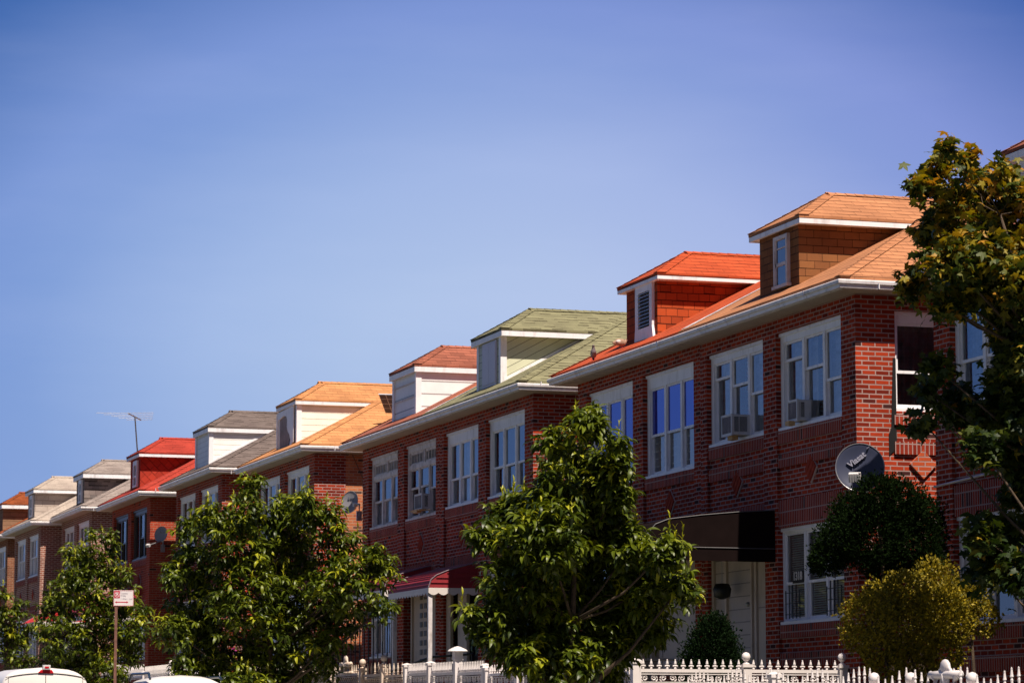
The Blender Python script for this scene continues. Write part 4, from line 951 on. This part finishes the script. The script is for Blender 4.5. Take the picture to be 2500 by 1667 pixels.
# ------------------------------------------------------------------ foliage
def rotz(a): 
    c,s=np.cos(a),np.sin(a); z=np.zeros_like(a); o=np.ones_like(a)
    return np.stack([np.stack([c,-s,z],-1),np.stack([s,c,z],-1),np.stack([z,z,o],-1)],-2)
def roty(a):
    c,s=np.cos(a),np.sin(a); z=np.zeros_like(a); o=np.ones_like(a)
    return np.stack([np.stack([c,z,s],-1),np.stack([z,o,z],-1),np.stack([-s,z,c],-1)],-2)
def rotx(a):
    c,s=np.cos(a),np.sin(a); z=np.zeros_like(a); o=np.ones_like(a)
    return np.stack([np.stack([o,z,z],-1),np.stack([z,c,-s],-1),np.stack([z,s,c],-1)],-2)
def instance(name,tv,tf,pos,R,scl,tint,mat,parent,smooth=True):
    tv=np.asarray(tv,float); tf=np.asarray(tf,int); m=len(pos); n=tv.shape[-2]; k=tf.shape[1]
    V=np.einsum('mij,mnj->mni',R,(tv if tv.ndim==3 else tv[None])*scl[:,None,None])+pos[:,None,:]
    Fc=(tf[None]+(np.arange(m)*n)[:,None,None]).reshape(-1)
    me=bpy.data.meshes.new(name); me.vertices.add(m*n); me.vertices.foreach_set('co',V.reshape(-1).astype(np.float32))
    nf=m*len(tf); me.loops.add(nf*k); me.loops.foreach_set('vertex_index',Fc.astype(np.int32))
    me.polygons.add(nf); me.polygons.foreach_set('loop_start',(np.arange(nf)*k).astype(np.int32)); me.polygons.foreach_set('loop_total',np.full(nf,k,np.int32))
    if smooth: me.polygons.foreach_set('use_smooth',np.ones(nf,bool))
    me.update(calc_edges=True)
    a=me.attributes.new('tint','FLOAT','POINT'); a.data.foreach_set('value',np.repeat(tint,n).astype(np.float32))
    me.materials.append(mat); o=bpy.data.objects.new(name,me); col.objects.link(o); o.parent=parent
    return o
def droop_leaf(a0,a1,wd,st=5,fold=.3):
    V=[];F=[];x=z=0
    for i in range(st+1):
        t=i/st; w=wd*math.sin(math.pi*min(1,t*.93+.04))**.85*(1-.25*t)
        V+= [(x,-w,z+fold*w),(x,0,z),(x,w,z+fold*w)]
        a=rad(a0+(a1-a0)*t); x+=math.cos(a)/st; z+=math.sin(a)/st
    for i in range(st):
        b=i*3; F+=[(b,b+3,b+4,b+1),(b+1,b+4,b+5,b+2)]
    return V,F
def blobpts(bl,dens,shell=.5,seed=0):
    g=np.random.default_rng(seed); P=[];Nn=[];ids=[]
    for i,(x,y,z,r) in enumerate(bl):
        n=max(3,int(dens*r*r)); d=g.normal(size=(n,3)); d/=np.linalg.norm(d,axis=1)[:,None]
        rr=r*(shell+(1-shell)*g.random(n)**.6)*(1+.17*g.normal(size=n))
        P.append(np.array([x,y,z])+d*rr[:,None]*np.array([1,1,.95])); Nn.append(d); ids.append(np.full(n,i))
    return np.concatenate(P),np.concatenate(Nn),np.concatenate(ids)
def branches(bl,base,trunk,parent,r0,pts,mat_t='bark'):
    # trunk: list of (x,y,z,r) local to base ; limbs go to each blob, twigs to some leaf clusters
    m=MB(); g=random.Random(3); m.tube([q[:3] for q in trunk],[q[3] for q in trunk],10)
    B=[np.array(b[:3])-np.array(base) for b in bl]
    for i,b in enumerate(B):
        st=min(range(len(trunk)),key=lambda k:abs(trunk[k][2]-(b[2]-.8*math.hypot(b[0]-trunk[k][0],b[1]-trunk[k][1]))-.0))
        s=np.array(trunk[st][:3]); mid=s*.5+b*.5+np.array([g.uniform(-.06,.06),g.uniform(-.06,.06),-.08])
        ra=min(trunk[st][3]*.6,r0); m.tube([tuple(s),tuple(mid),tuple(b)],[ra,ra*.65,ra*.3],6)
    for q,i in pts:
        b=B[i]; q=np.array(q)-np.array(base); mid=b*.4+q*.6+np.array([0,0,-.03]); m.tube([tuple(b),tuple(mid),tuple(q)],[.010,.007,.004],4)
    obj('trunk',m,M[mat_t],parent,smooth=True)
def droop_tree(label,base,bl,trunk,dens,L,seed,name='street_tree'):
    T=thing(name,base,label,'tree','young street trees with drooping leaves')
    P,Nn,ids=blobpts(bl,dens,.35,seed); g=np.random.default_rng(seed+1)
    # keep clusters that are not deep inside every blob too often
    n=len(P); k=8
    pos=np.repeat(P,k,0); nrm=np.repeat(Nn,k,0); m=len(pos)
    az=np.repeat(g.random(n)*6.28,k)+np.tile(np.arange(k)*2.4,n)+g.normal(size=m)*.25
    pitch=g.normal(size=m)*.35+.10
    Rm=rotz(az)@roty(-pitch)@rotx(g.normal(size=m)*.35)
    tv,tf=droop_leaf(28,-85,.165); tv2,_=droop_leaf(5,-70,.15); tv3,_=droop_leaf(-20,-95,.18)
    ch=g.integers(0,3,m); TV=np.array([tv,tv2,tv3])[ch]
    scl=L*(.65+.5*g.random(m)); off=Rm[:,:,0]*.02+np.stack([0*az,0*az,-.05*g.random(m)],-1)
    zr=(pos[:,2]-pos[:,2].min())/(np.ptp(pos[:,2]))
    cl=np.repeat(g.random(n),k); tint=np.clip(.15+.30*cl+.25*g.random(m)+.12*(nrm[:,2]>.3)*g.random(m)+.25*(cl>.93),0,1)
    A=[[np.array(TV),pos+off,Rm,scl,tint]]
    # upright young shoots near the outside
    sh=np.where((Nn[:,2]>.35)&(g.random(n)<.14))[0]; k2=7; p2=np.repeat(P[sh],k2,0); m2=len(p2)
    if m2:
        az=g.random(m2)*6.28; hh=np.tile(np.linspace(0,.16,k2),len(sh)); R2=rotz(az)@roty(-(.2+.9*g.random(m2)))
        tv,_=droop_leaf(40,-10,.13); A.append([np.repeat(np.array(tv)[None],m2,0),p2+np.stack([0*hh,0*hh,hh],-1),R2,L*.62*(.6+.5*g.random(m2)),.78+.22*g.random(m2)])
    TV,pp,Rm,scl,tint=[np.concatenate([q[i] for q in A]) for i in range(5)]
    instance('crown',TV,tf,pp-np.array(base),Rm,scl,np.where(np.arange(len(pp))<m,np.clip(tint,0,1)*.85,tint),M['leaf'],T)
    sel=g.choice(n,min(n,170),replace=False); branches(bl,base,trunk,T,.035,[(tuple(P[i]),int(ids[i])) for i in sel])
    return T
BL={
'T5':[(12.42,35.6,5.39,0.26),(12.72,36.45,5.65,0.15),(12.1,36.1,5.24,0.21),(12.59,36.95,5.05,0.33),(12.97,36.23,4.97,0.31),(12.84,35.63,5.22,0.14),(12.8,36.69,4.75,0.39),(12.96,36.06,4.59,0.23),(13.23,36.98,4.4,0.25),(12.04,36.74,4.51,0.21),(12.13,36.1,4.52,0.33),(11.95,37.16,4.34,0.34),(11.44,36.75,4.11,0.23),(11.97,35.98,4.02,0.49),(12.9,36.64,4.24,0.39),(11.79,36.48,3.55,0.52),(12.83,37.12,3.65,0.62),(13.26,36.33,3.93,0.33),(13.48,35.67,3.84,0.27),(13.56,36.68,3.42,0.53),(13.79,36.01,3.39,0.23),(13.17,37.24,2.99,0.57),(12.23,36.94,2.97,0.53),(11.42,36.59,3.0,0.34),(13.68,36.85,2.92,0.28),(12.65,36.63,2.52,0.3),(11.79,36.3,2.56,0.25),(13.25,36.8,2.64,0.25),(12.17,36.58,2.35,0.23),(13.27,37.21,2.34,0.2),(11.74,37.04,2.69,0.2)],
'T6':[(11.83,51.72,5.85,0.26),(11.91,52.72,5.5,0.43),(12.8,51.82,5.61,0.31),(12.66,52.87,5.37,0.47),(13.26,52.08,5.33,0.35),(11.16,52.15,5.29,0.32),(10.99,53.21,5.16,0.25),(11.69,52.43,4.78,0.62),(12.79,53.06,4.76,0.66),(13.54,52.2,4.88,0.43),(13.94,51.48,4.73,0.23),(11.12,53.39,4.59,0.47),(14.16,51.83,4.41,0.35),(13.44,51.49,4.15,0.57),(12.87,52.68,3.96,0.74),(11.85,52.4,3.94,0.73),(11.25,53.58,3.9,0.59),(10.67,53.11,4.26,0.17),(14.14,51.45,3.78,0.24),(13.66,52.62,3.58,0.47),(10.74,52.98,3.33,0.35),(11.67,53.68,3.21,0.7),(12.58,52.78,3.19,0.7),(13.25,51.97,3.1,0.34),(12.31,53.31,2.74,0.43),(11.38,53.01,2.65,0.42),(11.84,52.28,2.45,0.42),(12.86,52.92,2.58,0.43),(10.85,52.93,2.76,0.29),(13.46,53.08,2.74,0.28)],
'T7':[(12.11,69.78,6.12,0.17),(12.66,70.59,6.11,0.22),(11.75,70.32,5.77,0.2),(12.9,70.92,5.9,0.21),(12.26,70.56,5.56,0.43),(11.93,70.12,5.13,0.45),(12.67,70.84,5.28,0.46),(13.06,70.12,5.2,0.18),(11.87,71.53,4.89,0.37),(11.6,71.07,4.4,0.43),(12.27,70.24,4.48,0.61),(13.17,70.93,4.52,0.43),(13.5,70.23,4.4,0.26),(11.69,70.29,3.77,0.61),(12.72,70.94,3.8,0.61),(13.29,70.14,3.88,0.37),(12.41,71.49,3.2,0.49),(11.53,71.15,3.29,0.33),(12.61,70.26,2.87,0.56),(12.0,71.44,2.84,0.46),(13.23,70.36,3.38,0.3)],
'T8':[(12.46,85.21,5.33,0.24),(12.87,85.64,5.03,0.29),(12.48,85.48,4.77,0.44),(13.16,85.84,4.36,0.37),(12.66,85.72,4.05,0.55),(12.98,85.36,3.56,0.39),(12.08,86.03,4.6,0.49)],
'T1':[(15.03,30.56,8.14,0.13),(15.3,31.46,8.11,0.19),(15.38,30.83,8.04,0.14),(15.9,31.65,7.99,0.2),(15.05,31.34,7.82,0.18),(15.69,30.53,7.86,0.19),(16.27,31.33,7.78,0.28),(15.29,31.06,7.63,0.26),(16.09,31.78,7.64,0.28),(15.27,31.48,7.34,0.28),(15.4,30.86,7.1,0.37),(16.25,31.55,7.25,0.36),(15.86,31.14,6.76,0.4),(15.13,30.76,6.82,0.33),(15.09,31.76,6.73,0.21),(15.42,31.09,6.48,0.22),(16.39,31.76,6.46,0.31),(16.1,31.31,5.98,0.23),(15.08,30.97,6.4,0.15),(16.33,31.66,5.62,0.25),(15.2,31.4,5.73,0.17),(15.86,32.21,5.41,0.28),(16.0,31.58,5.24,0.33),(16.05,30.98,5.14,0.25),(15.42,32.1,5.53,0.14),(15.14,31.64,5.12,0.15),(15.56,30.95,4.75,0.22),(16.32,31.69,4.7,0.25),(15.71,31.4,3.81,0.25),(16.42,32.14,3.92,0.26),(15.98,31.74,3.48,0.28),(16.0,31.13,3.4,0.25),(16.17,31.64,6.53,0.28),(16.16,31.09,6.11,0.3),(15.85,30.52,6.62,0.3),(16.35,31.65,4.35,0.25),(15.96,30.99,5.63,0.3),(15.85,31.84,6.86,0.31),(16.52,31.0,6.97,0.45),(16.29,30.62,5.9,0.45),(16.77,31.56,5.01,0.46)],
'T2':[(16.36,35.59,4.58,0.28),(16.31,36.16,4.37,0.31),(16.69,35.7,4.49,0.34),(17.18,36.09,4.35,0.31),(16.09,36.16,4.02,0.31),(16.39,35.73,4.09,0.45),(17.06,36.05,4.04,0.43),(15.89,36.13,3.82,0.21),(15.95,36.64,3.74,0.11),(16.67,36.09,3.72,0.25),(17.1,35.62,3.81,0.17)],
'T3':[(15.66,34.32,2.97,0.35),(15.73,34.86,2.74,0.18),(16.14,34.33,3.3,0.28),(16.69,34.65,3.45,0.28),(16.24,34.55,2.93,0.41),(16.51,34.11,3.08,0.32),(16.05,34.77,3.21,0.27),(15.89,34.58,2.6,0.23),(16.57,34.87,2.67,0.22),(16.88,34.38,3.23,0.24),(16.7,34.15,2.89,0.24),(17.26,34.49,2.99,0.23),(16.96,34.23,3.2,0.23),(15.85,34.37,2.38,0.2),(16.43,34.71,2.39,0.23),(16.65,34.29,2.55,0.23)],

}
def tr(h0,h,lean=(0,0),r=.07):
    return [(0,0,0,r*1.25),(lean[0]*.2,lean[1]*.2,h0*.5,r),(lean[0]*.4,lean[1]*.4,h0,r*.9),(lean[0]*.6,lean[1]*.6,h0+(h-h0)*.35,r*.6),(lean[0]*.9,lean[1]*.9,h0+(h-h0)*.7,r*.35),(lean[0],lean[1],h,r*.12)]
zt_=lambda y:G(y)+.126
droop_tree('tall tree with long drooping glossy leaves in front of the dark canopy',(12.55,36.85,zt_(36.85)),BL['T5'],tr(1.3,4.2,(.05,-.3)),760,.18,11)
droop_tree('broad round tree with drooping glossy leaves left of the red awnings',(12.5,52.9,zt_(52.9)),BL['T6'],tr(1.3,3.6,(-.2,-.4),.08),420,.185,22)
droop_tree('narrow tree with drooping leaves behind the no parking sign',(12.55,71.0,zt_(71)),BL['T7'],tr(1.3,3.7,(-.1,-.3)),350,.19,33)
droop_tree('small drooping tree cut by the left edge of the photo',(12.6,86.0,zt_(86)),BL['T8'],tr(1.2,3.6,(0,-.3)),230,.21,44)
# maple
base=(17.0,31.0,G(31)+.45); T=thing('maple_tree',base,'big dark maple with turning orange and yellow leaves at the right edge','tree')
P,Nn,ids=blobpts(BL['T1'],900,.25,5); g=np.random.default_rng(9); n=len(P); k=5
pos=np.repeat(P,k,0)+g.normal(size=(n*k,3))*.055; m_=len(pos)
ang=[0,18,38,52,72,95,118,140,165]; rd=[1.,.62,.40,.66,.92,.50,.42,.62,.30]
V=[(0,0,0)]; pts=[(a,r) for a,r in zip(ang,rd)]; full=[(a,r) for a,r in pts]+[(-a,r) for a,r in pts[:0:-1]]
full=sorted(full,key=lambda q:q[0]); V+=[(r*math.cos(rad(a)),r*math.sin(rad(a)),-.28*r*r) for a,r in full]
F=[(0,i,i+1) for i in range(1,len(full))]+[(0,len(full),1)]
az=g.random(m_)*6.28; Rm=rotz(az)@roty(.35+.6*g.normal(size=m_))@rotx(.5*g.normal(size=m_))
zz=pos[:,2]; warm=np.clip((zz-5.3)/1.9,0,1)*.62
cl=np.repeat(g.random(n),k); tint=np.clip(.08+.25*g.random(m_)+.25*cl*(cl>.6)+warm*(g.random(m_)**1.2)*1.1+.5*(g.random(m_)>.975),0,1)
instance('crown',V,F,pos-np.array(base),Rm,.085*(.7+.6*g.random(m_)),tint,M['maple'],T,smooth=False)
sel=g.choice(n,260,replace=False)
branches(BL['T1'],base,[(0,0,0,.17),(0,0,1.2,.15),(-.1,0,2.2,.13),(-.3,.05,3.6,.10),(-.6,.1,5.,.06),(-.9,.1,6.0,.03),(-1.1,.1,6.6,.012)],T,.028,[(tuple(P[i]),int(ids[i])) for i in sel])
def shrub(name,label,base,bl,dens,size,mat,trunkr,seed,leafw=.3,up=.6,lump=.0,cat='shrub',stems=3,k=3):
    T=thing(name,base,label,cat); P,Nn,ids=blobpts(bl,dens,.72,seed); g=np.random.default_rng(seed+5); n=len(P)
    P=P+Nn*(lump*np.sin(P[:,:1]*31+P[:,2:]*23)*np.sin(P[:,1:2]*27))
    pos=np.repeat(P,k,0); nr=np.repeat(Nn,k,0); m=len(pos)
    d=nr*1.0+g.normal(size=(m,3))*.55+np.array([0,0,up]); d/=np.linalg.norm(d,axis=1)[:,None]
    az=np.arctan2(d[:,1],d[:,0]); pt=np.arcsin(np.clip(d[:,2],-1,1)); Rm=rotz(az)@roty(-pt)@rotx(g.random(m)*3.14)
    V=[(0,0,0),(.4,-leafw,.05),(1,0,-.05),(.4,leafw,.05)]
    instance('foliage',V,[(0,1,2,3)],pos-np.array(base),Rm,size*(.6+.8*g.random(m)),np.clip(g.random(m)*.7+.3*np.repeat(g.random(n),k),0,1),mat,T,smooth=False)
    c=np.mean([b[:3] for b in bl],0)-np.array(base); mb=MB()
    for s in range(stems):
        b=np.array(bl[(s*3)%len(bl)][:3])-np.array(base); mb.tube([((s-1)*.12,.03*s,0),((s-1)*.16+b[0]*.3,b[1]*.3,b[2]*.5),tuple(b)],[trunkr,trunkr*.8,trunkr*.4],7)
    obj('stem',mb,M['bark'],T,smooth=True); return T
shrub('juniper_tree','dense dark green clipped juniper below the shade-darkened slate dish',(16.95,36.0,G(36)+.45),BL['T2'],24000,.040,M['jun'],.05,51,.2,.5,.03,'tree',4,3)
shrub('golden_shrub','golden green rounded shrub under the dark juniper',(16.5,34.5,G(34.5)+.45),BL['T3'],13000,.036,M['priv'],.03,61,.34,.5,.04,'shrub',5,3)
shrub('yew_shrub','dark cone shaped shrub in front of the white doors',(16.45,41.6,G(41.6)+.45),[(16.46,41.6,3.10,.21),(16.45,41.6,2.87,.34),(16.43,41.6,2.57,.44),(16.43,41.6,2.22,.51),(16.45,41.6,1.85,.52),(16.45,41.6,1.5,.52)],22000,.036,M['yew'],.05,71,.25,.6,.02,'shrub',1,3)
shrub('lime_shrub','small lime green bush against the white picket fence',(14.75,71.6,G(71)+.45),[(14.75,71.6,3.0,.22),(14.8,71.8,3.18,.16),(14.7,71.2,2.9,.2),(14.9,73.2,3.1,.2)],1500,.06,M['leafy'],.02,81,.35,.5,.03,'shrub',2,3)
shrub('flowering_shrub','dark bush with a few magenta flowers behind the fence',(14.9,66.5,G(66)+.45),[(14.9,66.5,2.9,.4),(15.0,67.2,3.0,.35)],900,.08,M['leaf'],.02,91,.3,.3,.03,'shrub',2,3)
shrub('flower_cluster','magenta flowers on the dark bush by the picket fence',(14.8,66.3,3.2),[(14.78,66.3,3.32,.06),(14.85,66.8,3.2,.05)],3000,.05,M['flower'],.01,95,.5,.3,0,'flower',1,3)
# ------------------------------------------------------------------ sky, sun, camera
yaw,pit,fpx=.3106,.1277,7392.
cd=bpy.data.cameras.new('camera'); cam=bpy.data.objects.new('camera',cd); col.objects.link(cam); sc.camera=cam
Fv=Vector((math.sin(yaw)*math.cos(pit),math.cos(yaw)*math.cos(pit),math.sin(pit))); Rv=Vector((math.cos(yaw),-math.sin(yaw),0)); Uv=Rv.cross(Fv)
cam.matrix_world=Matrix(((Rv.x,Uv.x,-Fv.x,0),(Rv.y,Uv.y,-Fv.y,0),(Rv.z,Uv.z,-Fv.z,1.6),(0,0,0,1)))
cd.sensor_width=36; cd.lens=36*fpx/2500; cd.clip_end=5000; cd.clip_start=.5
cd.dof.use_dof=True; cd.dof.focus_distance=46; cd.dof.aperture_fstop=5.0
S=Vector((.08,-1.,1.76)).normalized()
sl=bpy.data.lights.new('sun','SUN'); sl.energy=5.0; sl.angle=rad(.53); sl.color=(1.,.89,.74)
so=bpy.data.objects.new('sun',sl); col.objects.link(so); so.rotation_euler=S.to_track_quat('Z','Y').to_euler()
w=bpy.data.worlds.new('World'); sc.world=w; w.use_nodes=True; nt=w.node_tree; nt.nodes.clear()
out=nt.nodes.new('ShaderNodeOutputWorld')
sk=N(nt,'ShaderNodeTexSky',sky_type='NISHITA'); sk.sun_disc=False; sk.sun_elevation=math.asin(S.z); sk.sun_rotation=math.atan2(S.x,S.y); sk.air_density=1.3; sk.dust_density=.4; sk.ozone_density=3.
b1=N(nt,'ShaderNodeBackground'); b1.inputs[1].default_value=.026
nt.links.new(mixc(nt,1.,sk.outputs[0],(1.0,.86,1.12),'MULTIPLY'),b1.inputs[0])
gen=tc(nt,'Generated')
D0=(Fv+Rv*((1270-1250)/fpx)-Uv*((930-833.5)/fpx)).normalized()
def dotv(v):
    n=N(nt,'ShaderNodeVectorMath',operation='DOT_PRODUCT'); nt.links.new(gen,n.inputs[0]); n.inputs[1].default_value=tuple(v); return n.outputs['Value']
D1=(Rv-D0*Rv.dot(D0)).normalized(); D2=D0.cross(D1)
ra=mth(nt,'MULTIPLY',dotv(D1),.75); rb=mth(nt,'MULTIPLY',dotv(D2),1.15)
an=mth(nt,'SQRT',mth(nt,'ADD',mth(nt,'MULTIPLY',ra,ra),mth(nt,'MULTIPLY',rb,rb)))
an=mth(nt,'ADD',mth(nt,'MULTIPLY',an,1/.9),mth(nt,'LESS_THAN',dotv(D0),0.)); an.node.use_clamp=True
_k=rad(1)/.9; e_=.68
def cc_(*c): return tuple(x*e_ for x in c)
grad=ramp(nt,an,[(0,cc_(.445,.552,.823)),(2.4*_k,cc_(.434,.539,.815)),(4.6*_k,cc_(.371,.474,.791)),(6.9*_k,cc_(.238,.342,.701)),(8.1*_k,cc_(.216,.309,.680)),(10.8*_k,cc_(.060,.142,.438)),(12.8*_k,cc_(.030,.10,.35)),(.36,cc_(.13,.24,.62)),(.74,cc_(.13,.24,.62)),(.92,cc_(.025,.05,.14))])
# left side of the sky leans to a greener blue, the right side to violet
sx=N(nt,'ShaderNodeVectorMath',operation='DOT_PRODUCT'); nt.links.new(gen,sx.inputs[0]); sx.inputs[1].default_value=tuple(Rv)
lr=mth(nt,'MULTIPLY_ADD',sx.outputs['Value'],2.6,.5); lr.node.use_clamp=True
grad=mixc(nt,1.,grad,mixc(nt,lr,(.90,1.03,.99),(1.07,.98,1.0)),'MULTIPLY')
stn=N(nt,'ShaderNodeMapping'); stn.inputs['Scale'].default_value=(3,3,14); nt.links.new(gen,stn.inputs[0])
grad=mixc(nt,mth(nt,'MULTIPLY',ramp(nt,noise(nt,2.2,5,stn.outputs[0],.55),[(.45,0.),(.75,1.)]),.04),grad,(.75,.75,.85))
sz=N(nt,'ShaderNodeSeparateXYZ'); nt.links.new(gen,sz.inputs[0]); grad=mixc(nt,ramp(nt,sz.outputs[2],[(.05,.5),(.13,0.)]),grad,cc_(.29,.41,.70))
b2=N(nt,'ShaderNodeBackground'); b2.inputs[1].default_value=1.; nt.links.new(grad,b2.inputs[0])
sz=N(nt,'ShaderNodeSeparateXYZ'); nt.links.new(gen,sz.inputs[0]); fa=ramp(nt,sz.outputs[2],[(.27,0.),(.6,1.)])
mx=N(nt,'ShaderNodeMixShader'); nt.links.new(fa,mx.inputs[0]); nt.links.new(b2.outputs[0],mx.inputs[1]); nt.links.new(b1.outputs[0],mx.inputs[2]); nt.links.new(mx.outputs[0],out.inputs[0])
vs=sc.view_settings; vs.view_transform='Standard'; vs.look='None'; vs.exposure=.55; vs.gamma=1; vs.use_curve_mapping=False
sc.render.engine='CYCLES'; sc.cycles.max_bounces=8; sc.cycles.transparent_max_bounces=12
